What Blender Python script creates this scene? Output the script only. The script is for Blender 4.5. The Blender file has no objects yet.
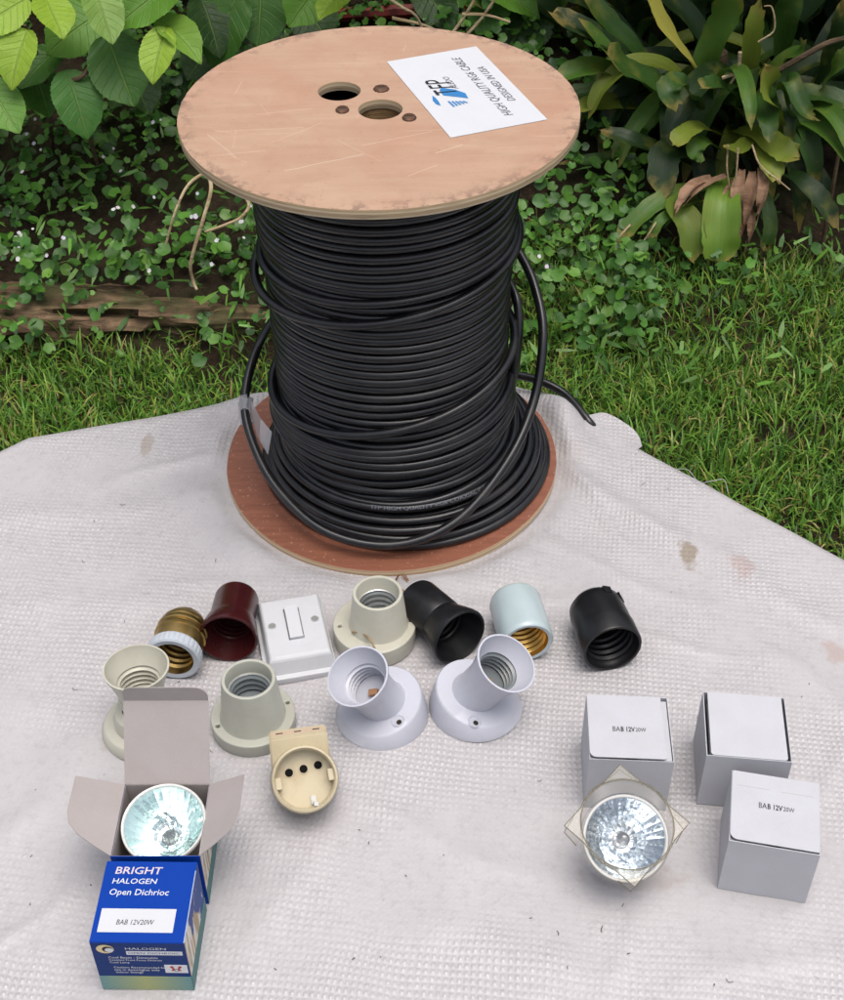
import bpy, bmesh, math, random
import numpy as np
from mathutils import Vector, Matrix, Euler
from math import sin, cos, pi, radians

sc = bpy.context.scene
COL = sc.collection
rnd = random.Random(7)

# ------------------------------------------------------------------ camera, sky, sun, exposure
TZ = 0.42                      # height of the table top above the lawn
PITCH, ROLL, CAMH, FPX = 0.7151, -0.0058, 0.7069, 1360.55
_s, _c = sin(PITCH), cos(PITCH)
_r0, _u0, FW = Vector((1, 0, 0)), Vector((0, _s, _c)), Vector((0, _c, -_s))
RT = _r0 * cos(ROLL) + _u0 * sin(ROLL)
UP = _u0 * cos(ROLL) - _r0 * sin(ROLL)
CAM = Vector((0, 0, TZ + CAMH))
cd = bpy.data.cameras.new('camera')
cd.sensor_fit = 'VERTICAL'; cd.sensor_height = 24.0; cd.lens = 24.0 * FPX / 1000.0
cd.clip_start = 0.02; cd.clip_end = 300
cam = bpy.data.objects.new('camera', cd); COL.objects.link(cam)
M = Matrix((RT, UP, -FW)).transposed().to_4x4(); M.translation = CAM
cam.matrix_world = M
sc.camera = cam

SUN_EL, SUN_AZ = radians(80), radians(140)      # azimuth measured from +Y towards +X
w = bpy.data.worlds.new('World'); sc.world = w; w.use_nodes = True
nt = w.node_tree; bg = nt.nodes['Background']
sky = nt.nodes.new('ShaderNodeTexSky'); sky.sky_type = 'NISHITA'; sky.sun_disc = False
sky.sun_elevation = SUN_EL; sky.sun_rotation = SUN_AZ
sky.air_density = 1.0; sky.dust_density = 6.0; sky.ozone_density = 1.0
hs = nt.nodes.new('ShaderNodeHueSaturation'); hs.inputs['Saturation'].default_value = 0.5      # thin even cloud
nt.links.new(sky.outputs[0], hs.inputs['Color']); nt.links.new(hs.outputs[0], bg.inputs[0]); bg.inputs[1].default_value = 0.15
sl = bpy.data.lights.new('sun', 'SUN'); sl.energy = 1.1; sl.angle = radians(45); sl.color = (1.0, 0.95, 0.88)
so = bpy.data.objects.new('sun', sl); COL.objects.link(so)
sdir = Vector((sin(SUN_AZ) * cos(SUN_EL), cos(SUN_AZ) * cos(SUN_EL), sin(SUN_EL)))
so.rotation_euler = sdir.to_track_quat('Z', 'Y').to_euler(); so.location = (0.6, 2, 4)
sc.view_settings.view_transform = 'Standard'; sc.view_settings.look = 'None'
sc.view_settings.gamma = 1.0; sc.view_settings.use_curve_mapping = False
sc.view_settings.exposure = 0.4

# ------------------------------------------------------------------ helpers
def ray(px, py): return FW + RT * ((px - 422) / FPX) + UP * ((500 - py) / FPX)
def on_table(px, py, h=0.0):
    d = ray(px, py); return CAM + d * ((TZ + h - CAM.z) / d.z)
def at(px, py, Y):
    d = ray(px, py); return CAM + d * (Y / d.y)

def tag(o, label=None, cat=None, group=None, kind=None):
    if label: o['label'] = label
    if cat: o['category'] = cat
    if group: o['group'] = group
    if kind: o['kind'] = kind
    return o
def empty(name, loc=(0, 0, 0), rot=(0, 0, 0)):
    o = bpy.data.objects.new(name, None); COL.objects.link(o); o.empty_display_size = 0.02
    o.location = loc; o.rotation_euler = rot; return o
def obj(name, me, mat=None, parent=None, loc=None, mtx=None):
    o = bpy.data.objects.new(name, me); COL.objects.link(o)
    if mat is not None and len(me.materials) == 0: me.materials.append(mat)
    if parent is not None: o.parent = parent
    if loc is not None: o.location = loc
    if mtx is not None: o.matrix_local = mtx
    return o
def mesh(verts, faces, smooth=True, sharp=40, name='m'):
    me = bpy.data.meshes.new(name); me.from_pydata([tuple(v) for v in verts], [], faces); me.update()
    if smooth:
        me.polygons.foreach_set('use_smooth', [True] * len(me.polygons))
        if sharp: me.set_sharp_from_angle(angle=radians(sharp))
    return me
def bm_mesh(bm, smooth=True, sharp=40):
    me = bpy.data.meshes.new('m'); bm.to_mesh(me); bm.free()
    if smooth:
        me.polygons.foreach_set('use_smooth', [True] * len(me.polygons))
        if sharp: me.set_sharp_from_angle(angle=radians(sharp))
    return me

class MB:
    def __init__(s): s.v = []; s.f = []
    def add(s, v, f):
        b = len(s.v); s.v += [Vector(x) for x in v]; s.f += [tuple(i + b for i in q) for q in f]; return s
    def box(s, a, b, m=None):
        (x0, y0, z0), (x1, y1, z1) = a, b
        v = [(x, y, z) for z in (z0, z1) for y in (y0, y1) for x in (x0, x1)]
        if m is not None: v = [m @ Vector(q) for q in v]
        return s.add(v, [(0, 2, 3, 1), (4, 5, 7, 6), (0, 1, 5, 4), (2, 6, 7, 3), (0, 4, 6, 2), (1, 3, 7, 5)])
    def lathe(s, prof, n=48, m=None, sx=1.0, sy=1.0):
        v = []; f = []; k = len(prof)
        for i in range(n):
            a = 2 * pi * i / n
            for r, z in prof: v.append(Vector((r * cos(a) * sx, r * sin(a) * sy, z)))
        for i in range(n):
            j = (i + 1) % n
            for q in range(k - 1): f.append((i * k + q, j * k + q, j * k + q + 1, i * k + q + 1))
        if m is not None: v = [m @ q for q in v]
        return s.add(v, f)
    def tube(s, path, r, n=8, closed=False, taper=None):
        P = [Vector(p) for p in path]; N = len(P); v = []; f = []
        prev = None
        for i, p in enumerate(P):
            if closed: t = P[(i + 1) % N] - P[i - 1]
            else: t = P[min(i + 1, N - 1)] - P[max(i - 1, 0)]
            t.normalize()
            if prev is None:
                a = Vector((0, 0, 1)) if abs(t.z) < 0.9 else Vector((1, 0, 0))
            else: a = prev
            a = (a - t * a.dot(t)).normalized(); prev = a; b = t.cross(a)
            rr = r if taper is None else r * (1 + (taper - 1) * i / (N - 1))
            for k in range(n):
                q = 2 * pi * k / n; v.append(p + (a * cos(q) + b * sin(q)) * rr)
        m_ = N if closed else N - 1
        for i in range(m_):
            j = (i + 1) % N
            for k in range(n):
                l = (k + 1) % n; f.append((i * n + k, i * n + l, j * n + l, j * n + k))
        if not closed:
            f.append(tuple(range(n - 1, -1, -1))); f.append(tuple((N - 1) * n + k for k in range(n)))
        return s.add(v, f)
    def build(s, name, mat=None, parent=None, smooth=True, sharp=40, loc=None, mtx=None):
        return obj(name, mesh(s.v, s.f, smooth, sharp, name), mat, parent, loc, mtx)

def catmull(pts, per=10):
    P = [Vector(p) for p in pts]; P = [P[0] * 2 - P[1]] + P + [P[-1] * 2 - P[-2]]; out = []
    for i in range(1, len(P) - 2):
        a, b, c, d = P[i - 1], P[i], P[i + 1], P[i + 2]
        for k in range(per):
            t = k / per
            out.append(0.5 * ((2 * b) + (c - a) * t + (2 * a - 5 * b + 4 * c - d) * t * t + (3 * b - a - 3 * c + d) * t ** 3))
    out.append(P[-2]); return out
def frame(zaxis, loc, xhint=(1, 0, 0)):
    z = Vector(zaxis).normalized(); x = Vector(xhint); x = (x - z * x.dot(z)).normalized(); y = z.cross(x)
    m = Matrix((x, y, z)).transposed().to_4x4(); m.translation = Vector(loc); return m

def outline_mesh(loops, half, bevel=0.0, res=1):
    cu = bpy.data.curves.new('c', 'CURVE'); cu.dimensions = '2D'; cu.fill_mode = 'BOTH'; cu.extrude = half
    cu.bevel_depth = bevel; cu.bevel_resolution = res
    for lp in loops:
        sp = cu.splines.new('POLY'); sp.points.add(len(lp) - 1)
        for p, q in zip(sp.points, lp): p.co = (q[0], q[1], 0, 1)
        sp.use_cyclic_u = True
    o = bpy.data.objects.new('c', cu); me = bpy.data.meshes.new_from_object(o)
    bpy.data.objects.remove(o); bpy.data.curves.remove(cu)
    me.polygons.foreach_set('use_smooth', [True] * len(me.polygons)); me.set_sharp_from_angle(angle=radians(35))
    return me
def circle(r, cx=0, cy=0, n=48): return [(cx + r * cos(2 * pi * i / n), cy + r * sin(2 * pi * i / n)) for i in range(n)]
def text_mesh(s, size, shear=0.0, ax='CENTER', bold=0.0, sx=1.0):
    cu = bpy.data.curves.new('t', 'FONT'); cu.body = s; cu.size = size; cu.shear = shear; cu.align_x = ax; cu.align_y = 'CENTER'
    cu.offset = bold; cu.resolution_u = 2
    o = bpy.data.objects.new('t', cu); me = bpy.data.meshes.new_from_object(o)
    bpy.data.objects.remove(o); bpy.data.curves.remove(cu)
    if sx != 1.0:
        for v in me.vertices: v.co.x *= sx
    return me
def rrect(x0, y0, x1, y1, r=(0, 0, 0, 0), n=6):
    pts = []
    for (cx, cy, a0, rr) in ((x1, y1, 0, r[0]), (x0, y1, 90, r[1]), (x0, y0, 180, r[2]), (x1, y0, 270, r[3])):
        if rr <= 0: pts.append((cx, cy)); continue
        ox = cx - rr if a0 in (0, 270) else cx + rr; oy = cy - rr if a0 in (0, 90) else cy + rr
        for k in range(n + 1):
            a = radians(a0 + 90 * k / n); pts.append((ox + rr * cos(a), oy + rr * sin(a)))
    return pts

# ------------------------------------------------------------------ materials
class NT:
    def __init__(s, name):
        s.m = bpy.data.materials.new(name); s.m.use_nodes = True; s.t = s.m.node_tree
        s.b = s.t.nodes['Principled BSDF']; s.out = s.t.nodes['Material Output']
    def n(s, typ, **kw):
        x = s.t.nodes.new('ShaderNode' + typ)
        for k, v in kw.items(): setattr(x, k, v)
        return x
    def l(s, a, b): s.t.links.new(a, b)
    def val(s, x, i, v):
        if isinstance(v, (int, float, tuple, list)): x.inputs[i].default_value = v
        else: s.l(v, x.inputs[i])
    def math(s, op, a, b=0.0, c=None, clamp=False):
        x = s.n('Math', operation=op); x.use_clamp = clamp; s.val(x, 0, a); s.val(x, 1, b)
        if c is not None: s.val(x, 2, c)
        return x.outputs[0]
    def mix(s, f, a, b, mode='MIX'):
        x = s.n('Mix', data_type='RGBA', blend_type=mode)
        s.val(x, 0, f)
        for i, v in ((6, a), (7, b)):
            if isinstance(v, (tuple, list)): x.inputs[i].default_value = (*v[:3], 1)
            else: s.l(v, x.inputs[i])
        return x.outputs[2]
    def coord(s, kind='Object'): return s.n('TexCoord').outputs[kind]
    def noise(s, vec, scale, detail=4, rough=0.55, dist=0.0):
        x = s.n('TexNoise'); x.inputs['Scale'].default_value = scale; x.inputs['Detail'].default_value = detail
        x.inputs['Roughness'].default_value = rough; x.inputs['Distortion'].default_value = dist
        if vec is not None: s.l(vec, x.inputs['Vector'])
        return x.outputs[0]
    def ramp(s, f, stops, interp='LINEAR'):
        x = s.n('ValToRGB'); x.color_ramp.interpolation = interp; e = x.color_ramp.elements
        while len(e) < len(stops): e.new(0.5)
        for q, (p, cc) in zip(e, stops):
            q.position = p; q.color = (*cc[:3], 1) if isinstance(cc, (tuple, list)) else (cc, cc, cc, 1)
        s.l(f, x.inputs[0]); return x.outputs[0]
    def mapping(s, vec, scale=(1, 1, 1), rot=(0, 0, 0), loc=(0, 0, 0)):
        x = s.n('Mapping'); x.inputs['Scale'].default_value = scale; x.inputs['Rotation'].default_value = rot; x.inputs['Location'].default_value = loc
        s.l(vec, x.inputs[0]); return x.outputs[0]
    def bump(s, h, strength=0.3, dist=0.001, normal=None):
        x = s.n('Bump'); x.inputs['Strength'].default_value = strength; x.inputs['Distance'].default_value = dist
        s.l(h, x.inputs['Height'])
        if normal is not None: s.l(normal, x.inputs['Normal'])
        return x.outputs[0]
    def set(s, **kw):
        names = dict(col='Base Color', rough='Roughness', metal='Metallic', spec='Specular IOR Level', nrm='Normal', coat='Coat Weight', trans='Transmission Weight', ior='IOR', alpha='Alpha', sheen='Sheen Weight', sss='Subsurface Weight')
        for k, v in kw.items():
            i = s.b.inputs[names[k]]
            if isinstance(v, (tuple, list)): i.default_value = (*v[:3], 1)
            elif isinstance(v, (int, float)): i.default_value = v
            else: s.l(v, i)
        return s.m

def plastic(name, col, rough=0.35, dirt=(0.5, 0.45, 0.38), amt=0.25, bump=0.08, scale=60, spec=0.5):
    t = NT(name); c = t.coord()
    n1 = t.noise(c, scale, 5, 0.6); n2 = t.noise(c, scale * 6, 3)
    f = t.ramp(n1, [(0.48, 0.0), (0.75, 1.0)])
    cc = t.mix(t.math('MULTIPLY', f, amt), col, tuple(a * b for a, b in zip(col, dirt)))
    cc = t.mix(0.12, cc, t.mix(n2, tuple(x * 0.7 for x in col), tuple(min(1, x * 1.15) for x in col)))
    rr = t.math('MULTIPLY_ADD', n1, 0.25, rough - 0.1)
    return t.set(col=cc, rough=rr, spec=spec, nrm=t.bump(n2, bump, 0.0006))

m_white_pl = plastic('white_plastic', (0.45, 0.46, 0.52), 0.38, amt=0.12)
m_switch = plastic('switch_plastic', (0.50, 0.508, 0.53), 0.35, amt=0.12)
m_cream = plastic('cream_ceramic', (0.44, 0.43, 0.36), 0.32, amt=0.22)
m_greycream = plastic('grey_cream_plastic', (0.37, 0.375, 0.325), 0.36, amt=0.2)
m_yellow = plastic('yellowed_plastic', (0.47, 0.41, 0.28), 0.4, (0.6, 0.45, 0.3), 0.45)
m_blackpl = plastic('black_bakelite', (0.008, 0.008, 0.009), 0.32, (2.2, 2.2, 2.3), 0.5, 0.1, spec=0.35)
m_maroon = plastic('maroon_bakelite', (0.040, 0.006, 0.007), 0.22, (0.4, 0.5, 0.5), 0.6, 0.05)
m_porc = plastic('pale_blue_porcelain', (0.38, 0.455, 0.475), 0.2, (0.75, 0.75, 0.7), 0.3, 0.03)
m_bluewhite = plastic('pale_blue_plastic', (0.42, 0.46, 0.51), 0.35, amt=0.2)
def metal(name, col, rough, dirt, amt=0.6, scale=90):
    t = NT(name); c = t.coord(); n = t.noise(c, scale, 5, 0.65)
    f = t.math('MULTIPLY', t.ramp(n, [(0.4, 0.0), (0.7, 1.0)]), amt)
    return t.set(col=t.mix(f, col, dirt), metal=t.math('SUBTRACT', 1.0, t.math('MULTIPLY', f, 0.5)), rough=t.math('MULTIPLY_ADD', n, 0.3, rough - 0.1), nrm=t.bump(n, 0.2, 0.0004))
m_brass = metal('tarnished_brass', (0.42, 0.29, 0.10), 0.30, (0.09, 0.06, 0.03))
m_gold = metal('bright_brass', (0.72, 0.46, 0.13), 0.28, (0.35, 0.2, 0.05), 0.4)
m_steel = metal('dull_steel', (0.45, 0.45, 0.44), 0.35, (0.15, 0.13, 0.11), 0.5)
m_rust = metal('rusty_steel', (0.16, 0.10, 0.07), 0.55, (0.09, 0.04, 0.025), 0.9, 300)
m_copper = metal('copper', (0.50, 0.27, 0.14), 0.35, (0.2, 0.1, 0.06), 0.4)
def flat(name, col, rough=0.6, spec=0.3):
    t = NT(name); return t.set(col=col, rough=rough, spec=spec)
m_dark = flat('dark_inside', (0.006, 0.006, 0.006), 0.8, 0.1)
m_ink = flat('black_ink', (0.015, 0.015, 0.02), 0.6)
m_inkgrey = flat('grey_ink', (0.10, 0.10, 0.11), 0.6)
m_inkwhite = flat('white_ink', (0.58, 0.59, 0.62), 0.5)
m_inkpink = flat('pale_pink_ink', (0.52, 0.45, 0.48), 0.5)
m_inkblue = flat('logo_blue_ink', (0.03, 0.16, 0.38), 0.5)
m_inkred = flat('red_ink', (0.40, 0.03, 0.04), 0.5)
m_inkcream = flat('cream_ink', (0.62, 0.52, 0.30), 0.5)
m_cableprint = flat('cable_print', (0.16, 0.17, 0.20), 0.5)
m_pinhole = flat('small_hole_dark', (0.03, 0.025, 0.02), 0.8, 0.1)

def cardboard(name, col, amt=0.12, rough=0.6, spec=0.35):
    t = NT(name); c = t.coord(); n = t.noise(c, 40, 5); n2 = t.noise(c, 900, 3); n3 = t.noise(t.mapping(c, (400, 30, 30)), 1.0, 4)
    cc = t.mix(t.math('MULTIPLY', t.ramp(n, [(0.42, 0.0), (0.75, 1.0)]), amt * 1.5), col, tuple(x * y for x, y in zip(col, (0.7, 0.66, 0.6))))
    cc = t.mix(amt, cc, t.mix(n2, tuple(x * 0.6 for x in col), tuple(min(1, x * 1.25) for x in col)))
    h = t.math('ADD', t.math('MULTIPLY', n2, 0.3), t.math('MULTIPLY', n, 1.0))
    return t.set(col=cc, rough=rough, spec=spec, nrm=t.bump(h, 0.25, 0.0008))
m_card = cardboard('white_card', (0.44, 0.445, 0.475), 0.16)
m_cardin = cardboard('grey_card_inside', (0.33, 0.297, 0.29), 0.2)
m_paper = cardboard('paper_label', (0.50, 0.512, 0.54), 0.08)
m_cardblue = cardboard('blue_card', (0.001, 0.036, 0.27), 0.06, 0.5, 0.12)
m_carddark = cardboard('navy_card', (0.004, 0.028, 0.145), 0.15, 0.5, 0.15)

def torn_mat():
    t = NT('torn_blue_label'); c = t.coord()
    n = t.noise(t.mapping(c, (1, 0.8, 0.45)), 60, 5, 0.6); n2 = t.noise(t.mapping(c, (1, 6, 0.8)), 60, 4)
    torn = t.mix(t.ramp(n2, [(0.42, 0.0), (0.58, 1.0)]), (0.34, 0.25, 0.15), (0.62, 0.60, 0.56))
    cc = t.mix(t.ramp(n, [(0.47, 0.0), (0.5, 1.0)]), (0.012, 0.05, 0.22), torn)
    return t.set(col=cc, rough=0.6, nrm=t.bump(n, 0.6, 0.002))
m_torn = torn_mat()
def ray_band():
    t = NT('teal_sunray_print'); c = t.coord(); s = t.n('SeparateXYZ'); t.l(c, s.inputs[0])
    ang = t.n('Math', operation='ARCTAN2'); t.l(s.outputs[2], ang.inputs[0]); t.l(s.outputs[0], ang.inputs[1])
    st = t.math('SINE', t.math('MULTIPLY', ang.outputs[0], 60.0))
    d = t.math('ABSOLUTE', t.math('MULTIPLY', s.outputs[0], 40.0))
    base = t.mix(t.math('MINIMUM', d, 1.0), (0.36, 0.38, 0.13), (0.10, 0.24, 0.24))
    f = t.math('MULTIPLY', t.ramp(st, [(0.45, 0.0), (0.9, 1.0)]), 0.6)
    return t.set(col=t.mix(f, base, (0.05, 0.13, 0.16)), rough=0.45)
m_band = ray_band()

SR = random.Random(11)
SCRATCH = [(SR.uniform(-.10, .05), SR.uniform(-.11, .02), SR.choice((.55, .7, -.35, 2.3, .2)) + SR.uniform(-.2, .2), SR.uniform(.006, .03), SR.uniform(.0003, .0008), SR.choice((.45, .6, .75, .25))) for _ in range(20)] + [(SR.uniform(-.10, .10), SR.uniform(-.10, .11), SR.uniform(0, 3), SR.uniform(.004, .012), SR.uniform(.0003, .0007), SR.choice((.5, .6, .28))) for _ in range(8)]
def veneer():
    t = NT('birch_veneer_and_ply_edge'); c = t.coord(); g = t.n('NewGeometry')
    vt = t.n('VectorTransform', vector_type='NORMAL', convert_from='WORLD', convert_to='OBJECT'); t.l(g.outputs['True Normal'], vt.inputs[0])
    s = t.n('SeparateXYZ'); t.l(vt.outputs[0], s.inputs[0]); p = t.n('SeparateXYZ'); t.l(c, p.inputs[0])
    top = t.math('GREATER_THAN', t.math('ABSOLUTE', s.outputs[2]), 0.6)
    gr = t.noise(t.mapping(c, (10, 55, 10), rot=(0, 0, 0.42)), 1.0, 6, 0.65, 0.6)
    bl = t.noise(c, 14, 5, 0.6, 0.4); sp = t.noise(c, 260, 3)
    col = t.mix(t.ramp(gr, [(0.3, 0.0), (0.72, 1.0)]), (0.345, 0.215, 0.145), (0.42, 0.285, 0.20))
    col = t.mix(t.math('MULTIPLY', t.ramp(bl, [(0.45, 0.0), (0.7, 1.0)]), 0.45), col, (0.35, 0.18, 0.115))
    wn = t.n('TexNoise'); wn.inputs['Scale'].default_value = 60; t.l(c, wn.inputs['Vector'])
    wv = t.n('VectorMath', operation='MULTIPLY_ADD'); t.l(wn.outputs['Color'], wv.inputs[0]); wv.inputs[1].default_value = (.002, .002, 0); t.l(c, wv.inputs[2]); wobv = wv.outputs[0]
    # pale scratches
    w1 = t.noise(t.mapping(c, (5, 420, 5), rot=(0, 0, 0.62)), 1.0, 2, 0.5, 0.3)
    w2 = t.noise(t.mapping(c, (7, 380, 5), rot=(0, 0, -0.75)), 1.0, 2, 0.5, 0.3)
    scr = t.math('MAXIMUM', t.ramp(w1, [(0.69, 0.0), (0.75, 1.0)]), t.ramp(w2, [(0.70, 0.0), (0.76, 1.0)]))
    col = t.mix(t.math('MULTIPLY', scr, 0.5), col, (0.58, 0.44, 0.34))
    col = t.mix(t.math('MULTIPLY', t.ramp(t.noise(c, 38, 5, 0.7, 0.5), [(0.5, 0.0), (0.72, 1.0)]), 0.35), col, (0.32, 0.17, 0.11))
    for (sx_, sy_, an, hl, wd_, am) in SCRATCH:
        q_ = t.n('SeparateXYZ'); t.l(t.mapping(wobv, rot=(0, 0, -an), loc=(-(sx_ * cos(an) + sy_ * sin(an)), sx_ * sin(an) - sy_ * cos(an), 0)), q_.inputs[0])
        f_ = t.math('MULTIPLY', t.math('LESS_THAN', t.math('ABSOLUTE', q_.outputs[0]), hl), t.math('SUBTRACT', 1.0, t.math('DIVIDE', t.math('ABSOLUTE', q_.outputs[1]), wd_), clamp=True))
        col = t.mix(t.math('MULTIPLY', f_, am * .7), col, (0.62, 0.50, 0.41) if am > .3 else (0.16, 0.09, 0.06))
    # grubby rim
    rad = t.n('VectorMath', operation='LENGTH'); cx = t.n('CombineXYZ'); t.l(p.outputs[0], cx.inputs[0]); t.l(p.outputs[1], cx.inputs[1]); t.l(cx.outputs[0], rad.inputs[0])
    rim = t.ramp(rad.outputs['Value'], [(0.120, 0.0), (0.1335, 1.0)])
    dn = t.ramp(t.noise(c, 110, 5, 0.75), [(0.50, 0.0), (0.58, 1.0)])
    col = t.mix(t.math('MULTIPLY', t.math('MULTIPLY', rim, dn), 0.75), col, (0.16, 0.10, 0.075))
    col = t.mix(t.math('MULTIPLY', t.ramp(t.noise(c, 520, 2), [(0.66, 0.0), (0.72, 1.0)]), 0.5), col, (0.2, 0.12, 0.09))
    # ply edge
    ly = t.math('SINE', t.math('MULTIPLY', p.outputs[2], 1900.0))
    ed = t.mix(t.ramp(ly, [(0.3, 0.0), (0.7, 1.0)]), (0.38, 0.28, 0.17), (0.52, 0.43, 0.30))
    en = t.noise(t.mapping(c, (40, 40, 700)), 1.0, 4)
    ed = t.mix(t.ramp(en, [(0.55, 0.0), (0.72, 0.7)]), ed, (0.16, 0.11, 0.07))
    cc = t.mix(top, ed, col)
    h = t.math('ADD', gr, t.math('MULTIPLY', sp, 0.4))
    return t.set(col=cc, rough=0.55, spec=0.3, nrm=t.bump(h, 0.25, 0.0006)), t
m_veneer, _ = veneer()
def redwood():
    t = NT('red_brown_veneer_and_ply_edge'); c = t.coord(); g = t.n('NewGeometry')
    vt = t.n('VectorTransform', vector_type='NORMAL', convert_from='WORLD', convert_to='OBJECT'); t.l(g.outputs['True Normal'], vt.inputs[0])
    s = t.n('SeparateXYZ'); t.l(vt.outputs[0], s.inputs[0]); p = t.n('SeparateXYZ'); t.l(c, p.inputs[0])
    top = t.math('GREATER_THAN', t.math('ABSOLUTE', s.outputs[2]), 0.6)
    gr = t.noise(t.mapping(c, (20, 200, 20), rot=(0, 0, 0.2)), 1.0, 6, 0.65, 0.5)
    col = t.mix(t.ramp(gr, [(0.3, 0.0), (0.75, 1.0)]), (0.17, 0.060, 0.034), (0.28, 0.105, 0.06))
    col = t.mix(t.ramp(t.noise(c, 300, 3), [(0.62, 0.0), (0.7, 0.6)]), col, (0.5, 0.3, 0.2))
    ly = t.math('SINE', t.math('MULTIPLY', p.outputs[2], 1900.0))
    ed = t.mix(t.ramp(ly, [(0.3, 0.0), (0.7, 1.0)]), (0.42, 0.29, 0.17), (0.58, 0.45, 0.30))
    return t.set(col=t.mix(top, ed, col), rough=0.5, nrm=t.bump(gr, 0.25, 0.0006))
m_redwood = redwood()
def cable_mat():
    t = NT('black_cable_sheath'); c = t.coord(); n = t.noise(c, 55, 5, 0.6); n2 = t.noise(c, 1400, 2)
    cc = t.mix(t.ramp(n, [(0.45, 0.0), (0.75, 1.0)]), (0.004, 0.0048, 0.0068), (0.012, 0.012, 0.013))
    dn = t.noise(t.mapping(c, (1, 1, 2.5)), 20, 6, 0.7)
    cc = t.mix(t.math('MULTIPLY', t.ramp(dn, [(0.5, 0.0), (0.72, 1.0)]), 0.55), cc, (0.034, 0.031, 0.029))
    return t.set(col=cc, rough=t.math('MULTIPLY_ADD', dn, 0.35, 0.14), spec=0.55, nrm=t.bump(n2, 0.06, 0.0003))
m_cable = cable_mat()
def clear(name, tint=(0.93, 0.92, 0.88), gl=0.10, rough=0.08, haze=0.10, dif=(0.7, 0.68, 0.6)):
    t = NT(name); t.t.nodes.remove(t.b)
    a = t.n('BsdfTransparent'); a.inputs[0].default_value = (*tint, 1)
    g = t.n('BsdfGlossy'); g.inputs['Roughness'].default_value = rough
    d = t.n('BsdfDiffuse'); d.inputs[0].default_value = (*dif, 1)
    lw = t.n('LayerWeight'); lw.inputs[0].default_value = 0.5; fz = t.math('MULTIPLY', t.math('POWER', lw.outputs['Facing'], 4.0), 0.55)
    m1 = t.n('MixShader'); m1.inputs[0].default_value = haze; t.l(a.outputs[0], m1.inputs[1]); t.l(d.outputs[0], m1.inputs[2])
    m2 = t.n('MixShader'); t.l(t.math('ADD', fz, gl * 0.5, clamp=True), m2.inputs[0]); t.l(m1.outputs[0], m2.inputs[1]); t.l(g.outputs[0], m2.inputs[2])
    t.l(m2.outputs[0], t.out.inputs[0]); return t.m
m_clear = clear('clear_plastic', (0.95, 0.945, 0.925), 0.035, 0.12, 0.07, (0.5, 0.47, 0.40))
m_clearedge = clear('clear_plastic_edge', (0.62, 0.60, 0.54), 0.10, 0.15, 0.15, (0.45, 0.42, 0.34))
m_tape = clear('clear_tape', (0.85, 0.85, 0.85), 0.16, 0.2, 0.5, (0.5, 0.5, 0.52))
m_glass = clear('lamp_glass', (0.97, 0.99, 0.99), 0.03, 0.03, 0.0)
def refl(name, tint, tint2):
    t = NT(name); c = t.coord(); n = t.noise(c, 260, 2); n2 = t.noise(c, 60, 3)
    cc = t.mix(n2, tint, tint2)
    return t.set(col=cc, metal=1.0, rough=0.10, nrm=t.bump(n, 0.10, 0.0004))
m_refl = refl('dichroic_reflector', (0.58, 0.63, 0.67), (0.74, 0.78, 0.80))
m_refl2 = refl('dichroic_reflector_teal', (0.70, 0.90, 0.88), (0.93, 0.97, 0.93))

def leaf_mat(name, vein=7.0, gloss=0.35):
    t = NT(name); uv = t.n('UVMap').outputs[0]; s = t.n('SeparateXYZ'); t.l(uv, s.inputs[0])
    oi = t.n('ObjectInfo'); c = t.coord()
    au = t.math('ABSOLUTE', t.math('SUBTRACT', s.outputs[0], 0.5))
    ph = t.math('FRACT', t.math('MULTIPLY', t.math('SUBTRACT', s.outputs[1], t.math('MULTIPLY', au, 0.55)), vein))
    side = t.ramp(t.math('ABSOLUTE', t.math('SUBTRACT', ph, 0.5)), [(0.0, 1.0), (0.07, 0.0)])
    mid = t.ramp(au, [(0.008, 1.0), (0.03, 0.0)])
    v = t.math('MAXIMUM', t.math('MULTIPLY', side, 0.35), mid)
    n = t.noise(c, 70, 4); n2 = t.noise(c, 14, 3)
    col = t.mix(t.math('MULTIPLY', n, 0.3), oi.outputs['Color'], (0.03, 0.09, 0.015))
    col = t.mix(t.math('MULTIPLY', t.ramp(n2, [(0.5, 0.0), (0.7, 1.0)]), 0.25), col, (0.16, 0.19, 0.03))
    col = t.mix(t.math('MULTIPLY', v, 0.4), col, (0.22, 0.33, 0.09))
    h = t.math('ADD', t.math('MULTIPLY', v, -0.6), t.math('MULTIPLY', n, 0.25))
    t.set(col=col, rough=gloss, spec=0.3, nrm=t.bump(h, 0.8, 0.003))
    tr = t.n('BsdfTranslucent'); t.l(t.mix(0.5, col, (0.2, 0.35, 0.03)), tr.inputs[0])
    mx = t.n('MixShader'); mx.inputs[0].default_value = 0.22; t.l(t.b.outputs[0], mx.inputs[1]); t.l(tr.outputs[0], mx.inputs[2]); t.l(mx.outputs[0], t.out.inputs[0])
    return t.m
m_hyd = leaf_mat('hydrangea_leaf', 8.0, 0.33)
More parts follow.
